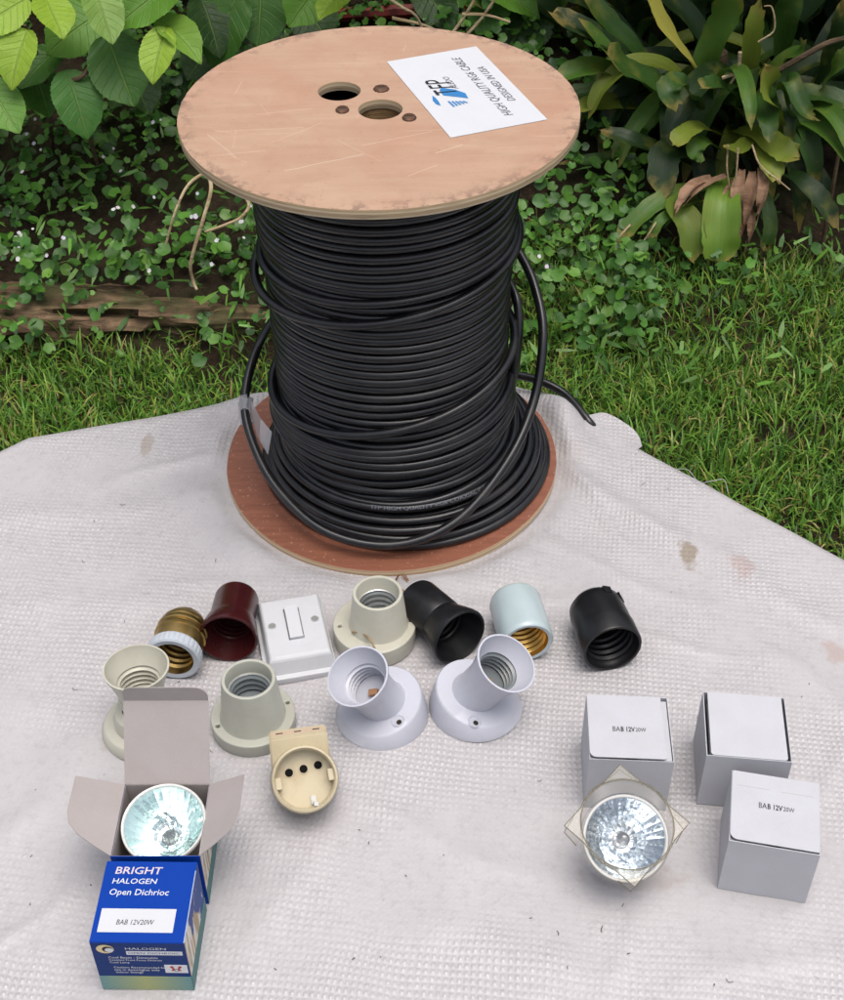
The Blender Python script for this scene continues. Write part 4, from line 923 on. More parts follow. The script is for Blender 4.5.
# rear lid flap leaning back with its tuck tab bent forward
fd = Vector((0, 0.62, 0.785)).normalized()
m = frame(Vector((0, -fd.z, fd.y)), (0, w2 - .0002, BH), (1, 0, 0))      # local y runs up the flap
rl = obj('lid_flap', outline_mesh([rrect(-w2, 0, w2 - .0004, .0500)], .00022, .00005), m_cardin, tD, mtx=m)
m2 = Matrix.Translation((0, .0502, 0)) @ Matrix.Rotation(radians(38), 4, 'X')
obj('tuck_tab', outline_mesh([rrect(-w2 + .0003, 0, w2 - .0006, .0115, (.008, .005, 0, 0))], .00022, .00005), m_cardin, rl, mtx=m2)
for s, Lf, be in ((-1, .0300, 30), (1, .0268, 35)):
    xa = Vector((s * cos(radians(be)), 0, sin(radians(be)))); zn = Vector((-s * sin(radians(be)), 0, cos(radians(be))))
    m = frame(zn, (s * (w2 - .0002), 0, BH), xa)
    pts = [(0, -w2 * .98), (Lf * .35, -w2 * .86), (Lf * .7, -w2 * .70), (Lf * .92, -w2 * .48), (Lf, -w2 * .2), (Lf * (1.0 if s < 0 else 1.02), w2 * .78), (0, w2 * .97)]
    if s < 0: pts = [(x, -y) for x, y in pts]
    obj('side_flap', outline_mesh([pts], .00022, .00005), m_cardin, tD, mtx=m)

# ------------------------------------------------------------------ halogen lamps
def halogen(label, c, nrm, mat, jit, xh=(1, 0, 0), seed=1, front_glass=False, group='halogen reflector lamps'):
    t = empty('halogen_lamp'); t.matrix_basis = frame(nrm, c, xh); tag(t, label, 'lamp', group); R = random.Random(seed)
    n, K = 30, 8; v = []; f = []
    for k in range(K + 1):
        u = k / K; r = 0.0052 + (0.0230 - 0.0052) * u; z = -0.0205 + 0.0200 * (u ** 1.7)
        for i in range(n):
            a = 2 * pi * (i + 0.5 * (k % 2) * 0) / n; e = R.uniform(-jit, jit) if 0 < k < K else 0
            v.append((r * cos(a), r * sin(a), z + e))
    for k in range(K):
        for i in range(n):
            j = (i + 1) % n; f.append((k * n + i, k * n + j, k * n + n + j, k * n + n + i))
    MB().add(v, f).build('reflector', mat, t, False)
    MB().lathe([(0.0230, -0.0005), (0.0236, 0.0004), (0.0246, 0.0006), (0.0251, -0.0004), (0.0250, -0.0022), (0.0232, -0.006), (0.0165, -0.0190), (0.0105, -0.0245), (0.0082, -0.027), (0.0082, -0.0355), (0.0, -0.036)], 56).build('glass_body', m_lampglass, t)
    MB().lathe([(0.0, -0.0035), (0.0018, -0.0040), (0.0034, -0.0065), (0.0042, -0.011), (0.0042, -0.0185), (0.0052, -0.0208), (0.0, -0.021)], 24).build('capsule', m_capsule, t)
    MB().tube([(-.0016, 0, -.013), (-.0008, 0, -.0105), (.0008, 0, -.0105), (.0016, 0, -.013)], 0.0004, 6).build('filament', m_steel, t)
    mb = MB()
    for s in (-1, 1): mb.tube([(s * .0026, 0, -.035), (s * .0026, 0, -.0415)], .0006, 8)
    mb.build('contact_pins', m_steel, t)
    if front_glass: MB().lathe([(0.0238, 0.0010), (0.0, 0.0014)], 48).build('front_glass', m_glass, t)
    return t
tt = NT('lamp_body_glass'); m_lampglass = tt.set(col=(0.55, 0.55, 0.53), rough=0.15, spec=0.6)
m_capsule = clear('capsule_glass', (0.78, 0.80, 0.83), 0.22, 0.05, 0.12, (0.4, 0.4, 0.42))
c = on_table(163.5, 823, .0465); halogen('round halogen lamp with bright teal reflector resting inside the open blue box', c, (-0.05, -0.20, 1), m_refl2, .00016, (1, 0.3, 0), 3, True)
nR = Vector((0, -0.52, 0.85)).normalized()
cR = on_table(625.5, 838, .0395); halogen('halogen reflector lamp held in the clear plastic star insert', cR, nR, m_refl, .00022, (1, 0, 0), 5)
# clear insert round it
nS = Vector((0.03, -0.28, 0.95)).normalized(); cS = cR + Vector((0.0005, 0.0035, 0.0085))
t = empty('plastic_insert'); t.matrix_basis = frame(nS, cS, (1, 0.03, 0)); tag(t, 'clear plastic four-pointed lamp insert in front of a white box', 'plastic insert')
D_ = 0.0365
sq = []
for k in range(4):
    a = pi / 2 * k + pi / 2; b = a + pi / 2; sq.append((D_ * cos(a), D_ * sin(a)))
    for q in np.linspace(0.22, 0.78, 9):
        x = D_ * ((1 - q) * cos(a) + q * cos(b)); y = D_ * ((1 - q) * sin(a) + q * sin(b)); rr = math.hypot(x, y); k_ = max(rr, 0.0278) / rr
        sq.append((x * k_, y * k_))
obj('star_plate', outline_mesh([sq, circle(0.0266, n=48)], .0003, .0002), m_clear, t)
MB().tube([(x, y, 0) for x, y in sq], .00042, 6, True).build('plate_edge', m_clearedge, t)
MB().tube([(x, y, .0010) for x, y in circle(.0270, n=64)], .00040, 6, True).build('rim_bead', m_clearedge, t)
mi = t.matrix_basis.inverted() @ frame(nR, cR + nR * 0.001, (1, 0, 0)); mb = MB(); n = 56; v = []; f = []
for i in range(n):
    a = 2 * pi * i / n; p0 = Vector((0.0266 * cos(a), 0.0266 * sin(a), 0)); p1 = mi @ Vector((0.0258 * cos(a), 0.0258 * sin(a), 0)); p2 = mi @ Vector((0.0262 * cos(a), 0.0262 * sin(a), -0.009))
    v += [p0, p1, p2]
for i in range(n):
    j = (i + 1) % n
    for k in range(2): f.append((i * 3 + k, j * 3 + k, j * 3 + k + 1, i * 3 + k + 1))
mb.add(v, f).build('cup_wall', m_clear, t)
for k, (dp, wd_) in enumerate(((.004, .007), (.0105, .0085), (.012, .007), (.0105, .0085))):
    a = pi / 2 * k + pi / 2; m = Matrix.Rotation(a, 4, 'Z')
    mb = MB(); mb.add([m @ Vector(q) for q in ((.0290, -wd_, -.0003), (.0362, 0.0003, -.0003), (.0290, wd_, -.0003), (.0292, -wd_, -dp), (.0352, 0, -dp - .001), (.0292, wd_, -dp))], [(0, 1, 4, 3), (1, 2, 5, 4)])
    o = mb.build('folded_point', m_clear, t, False)
    MB().tube([m @ Vector(q) for q in ((.0292, -wd_, -dp), (.0352, 0, -dp - .001), (.0292, wd_, -dp))], .00035, 6).build('point_edge', m_clearedge, o)
MB().lathe([(0.0264, 0.0003), (0.0266, 0.0010), (0.0274, 0.0010), (0.0277, 0.0003)], 56).build('moulded_rim', m_clear, t)

# ------------------------------------------------------------------ planting helpers
def set_uv(me, uvs):
    l = me.uv_layers.new(name='UVMap'); li = np.empty(len(me.loops), int); me.loops.foreach_get('vertex_index', li)
    l.data.foreach_set('uv', np.asarray(uvs, float)[li].reshape(-1))
def ovate(seed, fold=0.10, droop=0.18, nu=8, nv=30):
    R = random.Random(seed); v = []; uv = []; f = []
    for j in range(nv + 1):
        t_ = j / nv; wdt = 0.5 * (sin(pi * min(1, t_ ** 0.92)) ** 0.52) if 0 < t_ < 1 else 0.004
        if t_ > 0.84: wdt *= (1 - ((t_ - 0.84) / 0.16) ** 0.8 * 0.55)
        ser = 0.009 * (1 if j % 2 else -1)
        for i in range(nu + 1):
            s = (i / nu) * 2 - 1; x = s * (wdt + (ser if abs(s) == 1 and 0 < j < nv else 0))
            z = abs(x) * fold * 2 - droop * t_ * t_ + 0.02 * sin(9 * t_ + seed) * abs(s) + 0.012 * sin(t_ * 24 - abs(s) * 6) * abs(s)
            v.append((x, t_, z)); uv.append((i / nu, t_))
    for j in range(nv):
        for i in range(nu): a = j * (nu + 1) + i; f.append((a, a + 1, a + nu + 2, a + nu + 1))
    me = mesh(v, f, True, None); set_uv(me, uv); me.materials.append(m_hyd); return me
OV = [ovate(s, 0.06 + 0.05 * (s % 3), 0.10 + 0.07 * (s % 4)) for s in range(6)]
def leaf_at(parent, base, tip, wd_, colr, k, roll=0.0, me=None, name='leaf'):
    d = tip - base; L_ = d.length; y = d.normalized(); zc_ = ((CAM - base).normalized() * 0.6 + Vector((0, 0, 1)) * 0.6)
    z = (zc_ - y * zc_.dot(y)).normalized(); x = y.cross(z)
    m = Matrix((x * wd_, y * L_, z * L_)).transposed().to_4x4(); m.translation = base
    m = m @ Matrix.Rotation(roll, 4, 'Y')
    o = obj(name, me or OV[k % len(OV)], None, parent); o.matrix_world = m; o.matrix_parent_inverse = parent.matrix_basis.inverted(); o.matrix_basis = m
    o.color = (*colr, 1); return o
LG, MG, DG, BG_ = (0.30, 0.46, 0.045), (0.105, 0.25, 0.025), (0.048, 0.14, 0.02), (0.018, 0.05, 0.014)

# ------------------------------------------------------------------ hydrangea
hy = empty('hydrangea_bush', (-0.75, 2.25, float(gz(-0.75, 2.25))))
tag(hy, 'leafy bush with broad toothed leaves hanging into the upper left corner', 'bush')
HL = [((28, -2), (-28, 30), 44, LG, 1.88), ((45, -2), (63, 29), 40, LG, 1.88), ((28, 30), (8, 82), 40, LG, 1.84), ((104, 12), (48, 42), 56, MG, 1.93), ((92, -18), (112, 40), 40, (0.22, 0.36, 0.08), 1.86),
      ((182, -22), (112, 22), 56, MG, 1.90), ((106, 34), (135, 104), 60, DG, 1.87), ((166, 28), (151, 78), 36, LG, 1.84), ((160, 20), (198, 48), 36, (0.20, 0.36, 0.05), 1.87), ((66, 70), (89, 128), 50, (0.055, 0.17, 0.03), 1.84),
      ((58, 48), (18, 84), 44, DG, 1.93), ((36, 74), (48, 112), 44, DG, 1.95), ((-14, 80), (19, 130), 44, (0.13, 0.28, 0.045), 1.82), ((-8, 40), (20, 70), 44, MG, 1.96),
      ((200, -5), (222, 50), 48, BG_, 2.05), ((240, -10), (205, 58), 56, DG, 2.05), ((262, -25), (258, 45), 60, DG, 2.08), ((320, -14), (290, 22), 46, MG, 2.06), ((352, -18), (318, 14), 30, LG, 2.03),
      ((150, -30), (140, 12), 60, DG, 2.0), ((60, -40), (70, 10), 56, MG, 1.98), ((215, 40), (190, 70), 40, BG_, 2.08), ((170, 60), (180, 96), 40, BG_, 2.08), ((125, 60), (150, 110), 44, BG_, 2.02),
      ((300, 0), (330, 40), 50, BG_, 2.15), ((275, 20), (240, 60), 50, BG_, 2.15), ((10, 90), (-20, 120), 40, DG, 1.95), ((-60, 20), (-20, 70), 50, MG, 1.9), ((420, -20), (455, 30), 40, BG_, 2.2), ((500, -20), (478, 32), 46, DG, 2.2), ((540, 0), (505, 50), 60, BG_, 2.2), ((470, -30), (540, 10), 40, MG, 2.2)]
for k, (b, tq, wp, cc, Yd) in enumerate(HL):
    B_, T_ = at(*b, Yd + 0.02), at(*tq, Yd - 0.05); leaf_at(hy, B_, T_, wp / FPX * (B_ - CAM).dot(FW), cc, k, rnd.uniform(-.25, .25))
for k in range(70):    # the rest of the bush above the picture
    px, py = rnd.uniform(-260, 360), rnd.uniform(-420, -20); Yd = rnd.uniform(1.95, 2.45); B_ = at(px, py, Yd)
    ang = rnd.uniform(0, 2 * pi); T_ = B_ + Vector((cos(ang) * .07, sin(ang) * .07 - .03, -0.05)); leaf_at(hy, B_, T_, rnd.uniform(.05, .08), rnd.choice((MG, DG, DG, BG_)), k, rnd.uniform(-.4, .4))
base_h = hy.location
for (pts) in ([(50, 210, 2.1), (52, 150, 2.0), (45, 80, 1.95), (25, 25, 1.92)], [(45, 200, 2.1), (60, 130, 2.02), (90, 60, 1.97), (110, 10, 1.95), (140, -60, 1.98)], [(88, 126, 1.85), (92, 145, 1.87), (98, 165, 1.90)], [(64, 80, 1.86), (80, 78, 1.85), (90, 66, 1.86)], [(170, 62, 2.0), (150, 30, 1.95), (128, 8, 1.92)], [(180, 80, 2.1), (165, 50, 2.05), (160, 20, 1.98), (180, -40, 2.0)]):
    mb = MB(); mb.tube([q - base_h for q in catmull([at(*p) for p in pts], 6)], 0.0042, 7, taper=0.6); mb.build('stem', m_twig, hy)

# ------------------------------------------------------------------ strap-leaved plant on the right
sp = empty('strap_leaf_plant', (0.47, 2.10, float(gz(0.47, 2.10))))
tag(sp, 'dark clump of broad strap leaves with brown torn tips in the upper right', 'plant')
def strap(pts, wpx, colr, cup=0.35, tip=0.25, twist=0.0, ragged=0.0, name='leaf', mat=None, seed=0):
    P = catmull([at(*p) for p in pts], 7); n = len(P); R = random.Random(seed); Wm = wpx / FPX * (P[n // 2] - CAM).dot(FW); v = []; uv = []; f = []; nu = 6
    for i, p in enumerate(P):
        t_ = i / (n - 1); tg = (P[min(i + 1, n - 1)] - P[max(i - 1, 0)]).normalized()
        up = ((CAM - p).normalized() * 0.45 + Vector((0, 0, 1)) * 0.75); up = (up - tg * up.dot(tg)).normalized(); sd = tg.cross(up)
        tw = twist * t_; up, sd = up * cos(tw) + sd * sin(tw), sd * cos(tw) - up * sin(tw)
        prof = (0.45 + 0.55 * sin(min(1, t_ / 0.55) * pi / 2)) * (1 if t_ < 1 - tip else max(0.06, cos((t_ - 1 + tip) / tip * pi / 2) ** 0.7))
        for k in range(nu + 1):
            s = k / nu * 2 - 1; w_ = Wm / 2 * prof * (1 + ragged * R.uniform(-.5, .3) * (t_ > .6))
            v.append(p + sd * (s * w_) + up * (cup * w_ * (0.5 * s * s + 0.6 * abs(s)) + 0.10 * w_ * sin(t_ * 11 + seed * 1.7) * s + 0.06 * w_ * sin(t_ * 23 + seed) * s * s) + tg * (ragged * R.uniform(-.02, .02) * (t_ > .85)) - sp.location); uv.append((k / nu, t_))
    for i in range(n - 1):
        for k in range(nu): a = i * (nu + 1) + k; f.append((a, a + 1, a + nu + 2, a + nu + 1))
    me = mesh(v, f, True, None); set_uv(me, uv); o = obj(name, me, mat or m_strap, sp); o.color = (*colr, 1); return o
D1, D2, D3, Y1, Y2 = (0.014, 0.036, 0.009), (0.032, 0.082, 0.013), (0.068, 0.15, 0.02), (0.18, 0.235, 0.03), (0.46, 0.42, 0.08)
SL = [([(712, 95, 2.05), (690, 62, 2.0), (665, 28, 1.97), (642, -14, 1.95)], 30, Y2, .25), ([(705, 100, 2.08), (708, 60, 2.06), (725, 20, 2.05), (738, -20, 2.04)], 40, D3, .3), ([(742, 110, 2.02), (748, 70, 1.99), (753, 35, 1.97), (760, 0, 1.97)], 24, Y1, .4),
      ([(668, 98, 2.05), (630, 62, 2.02), (595, 36, 2.0), (550, 12, 2.0)], 32, D1, .3), ([(672, 92, 2.08), (640, 55, 2.05), (610, 25, 2.05), (580, -8, 2.05)], 30, D2, .3), ([(665, 105, 2.02), (635, 75, 2.0), (612, 55, 1.99), (578, 18, 1.99)], 22, D3, .4),
      ([(690, 95, 2.0), (660, 85, 1.95), (630, 72, 1.92), (606, 52, 1.90)], 44, D2, .25), ([(660, 105, 2.05), (625, 78, 2.02), (590, 68, 2.0), (552, 82, 1.97)], 30, D3, .35), ([(665, 118, 2.05), (630, 105, 2.02), (600, 104, 2.0), (570, 112, 1.97)], 26, Y1, .3),
      ([(660, 110, 2.08), (620, 95, 2.06), (590, 92, 2.04), (562, 100, 2.03)], 28, D2, .3), ([(680, 150, 2.05), (640, 150, 2.0), (605, 158, 1.97), (560, 164, 1.95)], 16, D2, .3), ([(700, 110, 1.98), (690, 95, 1.90), (678, 82, 1.88), (668, 92, 1.86), (676, 112, 1.85)], 30, D2, .4),
      ([(745, 105, 1.98), (730, 92, 1.93), (715, 85, 1.90), (700, 88, 1.88)], 26, D2, .4), ([(778, 145, 1.95), (772, 120, 1.90), (768, 95, 1.87), (764, 66, 1.86)], 40, Y1, .35), ([(800, 135, 1.95), (790, 115, 1.90), (784, 95, 1.88), (790, 82, 1.86), (804, 112, 1.83), (818, 120, 1.83)], 24, D2, .5),
      ([(765, 115, 2.0), (790, 98, 1.96), (820, 95, 1.94), (860, 108, 1.92)], 28, D2, .3), ([(760, 85, 2.02), (785, 60, 2.0), (800, 52, 1.98), (806, 42, 1.97)], 28, D3, .3), ([(780, 60, 2.05), (785, 25, 2.03), (790, -5, 2.02), (788, -40, 2.02)], 34, D2, .3),
      ([(730, 70, 2.1), (690, 20, 2.1), (660, -10, 2.1), (640, -50, 2.1)], 36, D1, .3), ([(815, 90, 2.0), (830, 60, 1.98), (840, 30, 1.97), (842, 0, 1.97)], 26, D1, .3), ([(810, 105, 1.98), (825, 85, 1.95), (838, 65, 1.93), (850, 45, 1.93)], 20, D3, .3),
      ([(720, 135, 1.97), (702, 128, 1.9), (688, 132, 1.86), (672, 145, 1.83)], 26, Y1, .3), ([(720, 150, 1.93), (705, 142, 1.88), (695, 150, 1.86), (700, 162, 1.85)], 24, D3, .3), ([(770, 135, 1.95), (750, 140, 1.88), (738, 150, 1.84), (725, 148, 1.82)], 20, Y1, .2),
      ([(735, 130, 1.96), (760, 135, 1.88), (780, 150, 1.84), (798, 158, 1.82)], 36, Y1, .25), ([(755, 130, 1.95), (765, 145, 1.87), (770, 162, 1.83), (778, 182, 1.80)], 30, Y1, .2), ([(720, 160, 1.98), (690, 152, 1.9), (665, 158, 1.86), (662, 200, 1.82)], 40, D1, .3),
      ([(720, 190, 1.92), (690, 190, 1.85), (655, 205, 1.81), (615, 242, 1.78)], 26, D3, .3), ([(700, 200, 1.86), (678, 208, 1.80), (690, 230, 1.77), (694, 262, 1.75)], 30, (0.12, 0.18, 0.025), .45), ([(728, 178, 1.86), (722, 200, 1.80), (720, 235, 1.765), (720, 266, 1.75)], 40, (0.14, 0.25, 0.03), .45),
      ([(690, 200, 1.85), (672, 212, 1.80), (660, 222, 1.78), (650, 240, 1.77)], 14, D3, .4), ([(700, 170, 1.95), (660, 150, 1.9), (630, 140, 1.88), (600, 130, 1.9)], 24, D1, .3), ([(780, 170, 1.92), (800, 180, 1.87), (820, 200, 1.84), (838, 230, 1.82)], 26, D1, .3),
      ([(820, 140, 2.05), (835, 120, 2.0), (850, 110, 1.98), (870, 120, 1.96)], 30, D1, .3), ([(650, 60, 2.15), (600, 10, 2.15), (560, -10, 2.15), (520, -20, 2.15)], 36, D1, .3), ([(700, 40, 2.12), (690, 0, 2.12), (700, -40, 2.12)], 40, D1, .3), ([(640, 130, 2.1), (600, 140, 2.05), (570, 150, 2.03), (545, 170, 2.0)], 20, D1, .3),
      ([(800, 20, 2.1), (820, -10, 2.1), (850, -40, 2.1)], 36, D1, .3), ([(590, 60, 2.2), (560, 20, 2.2), (530, 0, 2.2), (505, 5, 2.2)], 30, D1, .3), ([(750, 180, 1.9), (765, 200, 1.85), (770, 230, 1.82), (765, 250, 1.81)], 18, D2, .4)]
for k, q in enumerate(SL): strap(q[0], q[1] * (.8 if k not in (28, 29) else .95), q[2], q[3], seed=k, ragged=0.25, tip=0.22 if k % 3 else 0.12)
for k in range(40):    # more of the clump above and beyond the picture
    px, py = rnd.uniform(540, 1000), rnd.uniform(-60, 60); a = rnd.uniform(-1.2, 1.2); L_ = rnd.uniform(70, 130)
    strap([(px, py + 50, 2.25), (px + L_ * .3 * sin(a), py, 2.22), (px + L_ * .7 * sin(a), py - 40 * cos(a), 2.2), (px + L_ * sin(a), py - 60 * cos(a), 2.15)], rnd.uniform(26, 40), rnd.choice((D1, D1, D2)), .3, seed=k + 100)
def arch(c0, az, L_, rise, drop, wpx, colr, seed):
    d = Vector((sin(az), -cos(az), 0)); P = [c0, c0 + d * L_ * .25 + Vector((0, 0, rise * .75)), c0 + d * L_ * .6 + Vector((0, 0, rise)), c0 + d * L_ * .88 + Vector((0, 0, rise - drop * .35)), c0 + d * L_ * 1.0 + Vector((0, 0, rise - drop))]
    px = []
    for p in P: q = p - CAM; dd = q.dot(FW); px.append((422 + FPX * q.dot(RT) / dd, 500 - FPX * q.dot(UP) / dd, p.y))
    strap(px, wpx, colr, 0.45, 0.38, rnd.uniform(-.4, .4), 0.15, seed=seed)
for k in range(60):
    c0 = Vector((0.47 + rnd.uniform(-.07, .16), 2.08 + rnd.uniform(-.05, .08), rnd.uniform(.03, .14))); az = rnd.uniform(-1.9, 1.9) if k % 4 else rnd.uniform(0, 6.28)
    arch(c0, az, rnd.uniform(.14, .30), rnd.uniform(.05, .19), rnd.uniform(.03, .14), rnd.uniform(14, 26), rnd.choice((D1, D1, D2, D2, D3, Y1)), k + 300)
# brown dead leaves
for k, pts in enumerate(([(712, 178, 1.84), (690, 190, 1.80), (675, 216, 1.77)], [(726, 176, 1.84), (702, 188, 1.80), (684, 206, 1.78)], [(742, 170, 1.84), (738, 195, 1.80), (742, 226, 1.78)], [(752, 172, 1.84), (750, 200, 1.80), (740, 240, 1.78)], [(760, 168, 1.84), (764, 190, 1.80), (757, 220, 1.78)], [(735, 180, 1.85), (728, 195, 1.81), (732, 215, 1.79)], [(748, 200, 1.83), (752, 225, 1.79), (748, 245, 1.78)])):
    strap(pts, (16, 12, 14, 15, 12, 10, 9)[k], (0.2, 0.12, 0.07), 0.5, 0.6, 0.8, 0.4, 'dead_leaf', m_dryleaf, k)
for k, pts in enumerate(([(728, 145, 1.83), (727, 170, 1.82), (732, 200, 1.82)], [(738, 148, 1.82), (736, 175, 1.81), (730, 205, 1.81)], [(752, 145, 1.82), (760, 165, 1.80), (778, 180, 1.79), (790, 190, 1.79)], [(630, 225, 1.79), (620, 236, 1.77), (612, 248, 1.77)], [(660, 215, 1.79), (650, 232, 1.77), (640, 246, 1.77)], [(758, 42, 1.95), (774, 30, 1.95), (772, 8, 1.95), (764, 6, 1.95)], [(740, 52, 1.93), (738, 70, 1.93), (730, 84, 1.92)], [(722, 78, 1.92), (735, 74, 1.92), (742, 72, 1.92)])):
    mb = MB(); mb.tube([q - sp.location for q in catmull([at(*p) for p in pts], 6)], 0.0016 if k < 6 else 0.003, 6, taper=0.6); mb.build('dry_fibre', m_stem, sp)
mb = MB(); mb.lathe([(0.035, -0.02), (0.03, 0.05), (0.026, 0.12), (0.02, 0.16), (0, 0.17)], 14); mb.build('stem', m_twig, sp)

# ------------------------------------------------------------------ ground cover, grass, far foliage (uncountable)
def scatter(name, tv, tf, mats4, cols, mat, smooth=True):
    tv = np.asarray(tv, float); n, k = len(mats4), len(tv); h = np.concatenate([tv, np.ones((k, 1))], 1)
    V = np.einsum('nij,kj->nki', mats4, h)[..., :3].reshape(-1, 3)
    ln = len(tf[0]); Fq = (np.asarray(tf)[None] + (np.arange(n) * k)[:, None, None]).reshape(-1, ln)
    me = bpy.data.meshes.new(name); me.vertices.add(len(V)); me.vertices.foreach_set('co', V.reshape(-1).astype(np.float32))
    me.loops.add(Fq.size); me.loops.foreach_set('vertex_index', Fq.reshape(-1).astype(np.int32)); me.polygons.add(len(Fq))
    me.polygons.foreach_set('loop_start', (np.arange(len(Fq)) * ln).astype(np.int32)); me.update(calc_edges=True)
    if smooth: me.polygons.foreach_set('use_smooth', np.ones(len(Fq), bool))
    at_ = me.attributes.new('col', 'FLOAT_COLOR', 'POINT'); cc = np.concatenate([np.repeat(cols, k, 0), np.ones((n * k, 1))], 1)
    at_.data.foreach_set('color', cc.reshape(-1).astype(np.float32)); return obj(name, me, mat)
nr = np.random.default_rng(5)
def orient(pos, nrm, spin, size):
    n = nrm / np.linalg.norm(nrm, axis=1, keepdims=True); a = np.stack([np.cos(spin), np.sin(spin), np.zeros_like(spin)], 1)
    x = a - n * (a * n).sum(1, keepdims=True); x /= np.linalg.norm(x, axis=1, keepdims=True); y = np.cross(n, x)
    m = np.zeros((len(pos), 4, 4)); size = np.asarray(size)
    if size.ndim == 1: size = np.stack([size] * 3, 1)
    m[:, :3, 0] = x * size[:, :1]; m[:, :3, 1] = y * size[:, 1:2]; m[:, :3, 2] = n * size[:, 2:3]; m[:, :3, 3] = pos; m[:, 3, 3] = 1; return m
def pal(n, cols, wts, jit=0.25):
    c = np.asarray(cols)[nr.choice(len(cols), n, p=np.asarray(wts) / np.sum(wts))]; return c * (1 + nr.uniform(-jit, jit, (n, 1))) * (1 + nr.uniform(-.08, .08, (n, 3)))
# lobed round leaf
lv = [(0, 0, -0.12)]; lobes = 5
for i in range(20):
    a = -pi / 2 + 2 * pi * (i + .5) / 20; r = 0.92 + 0.13 * abs(cos(2.5 * a - pi / 4)) ; r *= 0.7 if i in (0, 19) else 1
    lv.append((r * cos(a), r * sin(a), 0.10 + 0.05 * sin(a * 3)))
lf = [(0, 1 + i, 1 + (i + 1) % 20) for i in range(20)]
def patch(n, xr, yr, keep, hmin, hmax, rmin, rmax, cols, wts, tilt=0.55):
    x = nr.uniform(*xr, n); y = nr.uniform(*yr, n); k = keep(x, y) > nr.uniform(0, 1, n); x, y = x[k], y[k]; n = len(x)
    z = gz(x, y) + nr.uniform(hmin, hmax, n) ** 1
    nm = np.stack([nr.normal(0, tilt, n), nr.normal(-0.45, tilt, n), np.full(n, 1.0)], 1)
    return orient(np.stack([x, y, z], 1), nm, nr.uniform(0, 6.28, n), nr.uniform(rmin, rmax, n)), pal(n, cols, wts)
def clump(x, y, s=6, ph=0): return 0.5 + 0.5 * np.sin(s * x + 3 * np.sin(s * .6 * y + ph)) * np.sin(s * 1.1 * y + 2 * np.sin(s * .7 * x + 1 + ph))
kl = lambda x, y: np.where(x < 0.35, np.clip(clump(x, y, 9) * 1.3 + .1, 0.06, 1) * (0.75 * sstep(1.55, 1.62, y) + .25 * sstep(1.66, 1.74, y)) * (1 - sstep(2.15, 2.5, y) * .7), 0)
m1, c1 = patch(10500, (-1.15, 0.35), (1.54, 2.5), kl, 0.012, 0.080, 0.0035, 0.0112, [(0.085, 0.22, 0.03), (0.055, 0.155, 0.024), (0.13, 0.29, 0.045), (0.03, 0.09, 0.016)], [4, 4, 2, 2])
kr = lambda x, y: np.clip(clump(x, y, 11, 2) * 1.2, 0, 1) * sstep(1.62, 1.78, y) * (1 - sstep(1.92, 2.05, y)) * (1 - .75 * sstep(.40, .62, x))
m2, c2 = patch(1500, (0.1, 1.05), (1.55, 2.1), kr, 0.012, 0.07, 0.0035, 0.0105, [(0.085, 0.22, 0.03), (0.055, 0.155, 0.024), (0.13, 0.29, 0.042)], [3, 3, 2])
o = scatter('ground_cover', lv, lf, np.concatenate([m1, m2]), np.concatenate([c1, c2]), m_cover)
tag(o, 'round lobed green leaves carpeting the bank behind the table', 'ground cover', kind='stuff')
# lance leaves among the cover (cleavers, daisies)
bl = [(-.5, 0, 0), (.5, 0, 0), (.62, .5, .06), (-.62, .5, .06), (0.0, 1, -.05)]
bf4 = [(0, 1, 2, 3)]; bf = [(0, 1, 2), (0, 2, 3), (3, 2, 4)]
n = 1000; x = nr.uniform(-1.1, 1.0, n); y = np.where(x < .1, nr.uniform(1.6, 2.1, n), nr.uniform(1.5, 1.95, n)); cx = np.round(x * 16) / 16 + nr.normal(0, .012, n); cy = np.round(y * 16) / 16 + nr.normal(0, .012, n)
sp_ = nr.uniform(0, 6.28, n); nm = np.stack([nr.normal(0, .5, n), nr.normal(-.4, .5, n), np.ones(n)], 1)
o = scatter('weed_leaves', bl, bf, orient(np.stack([cx, cy, gz(cx, cy) + nr.uniform(.02, .075, n)], 1), nm, sp_, np.stack([nr.uniform(.003, .006, n), nr.uniform(.018, .034, n), np.full(n, .01)], 1)), pal(n, [(0.09, 0.22, 0.03), (0.14, 0.30, 0.045), (0.05, 0.13, 0.025)], [3, 3, 2]), m_cover)
tag(o, 'small narrow weed leaves growing through the bank and lawn', 'weeds', kind='stuff')
# tiny pale flowers
n = 150; x = nr.uniform(-1.05, 0.2, n); y = nr.uniform(1.66, 2.0, n); px_ = [(0, 0, 0), (.8, .5, .1), (.3, 1, .2), (-.3, 1, .2), (-.8, .5, .1), (-.5, -.7, .1), (.5, -.7, .1)]
o = scatter('small_flowers', px_, [(0, 1, 2), (0, 2, 3), (0, 3, 4), (0, 4, 5), (0, 5, 6), (0, 6, 1)], orient(np.stack([x, y, gz(x, y) + nr.uniform(.065, .095, n)], 1), np.stack([nr.normal(0, .3, n), nr.normal(-.9, .3, n), np.ones(n)], 1), nr.uniform(0, 6.28, n), nr.uniform(.0022, .0046, n)), pal(n, [(0.78, 0.74, 0.84), (0.78, 0.76, 0.80)], [1, 1], .1), vcol_mat('petals', 0.6, 0.3))
tag(o, 'tiny pale lilac flowers dotted over the leafy bank', 'flowers', kind='stuff')
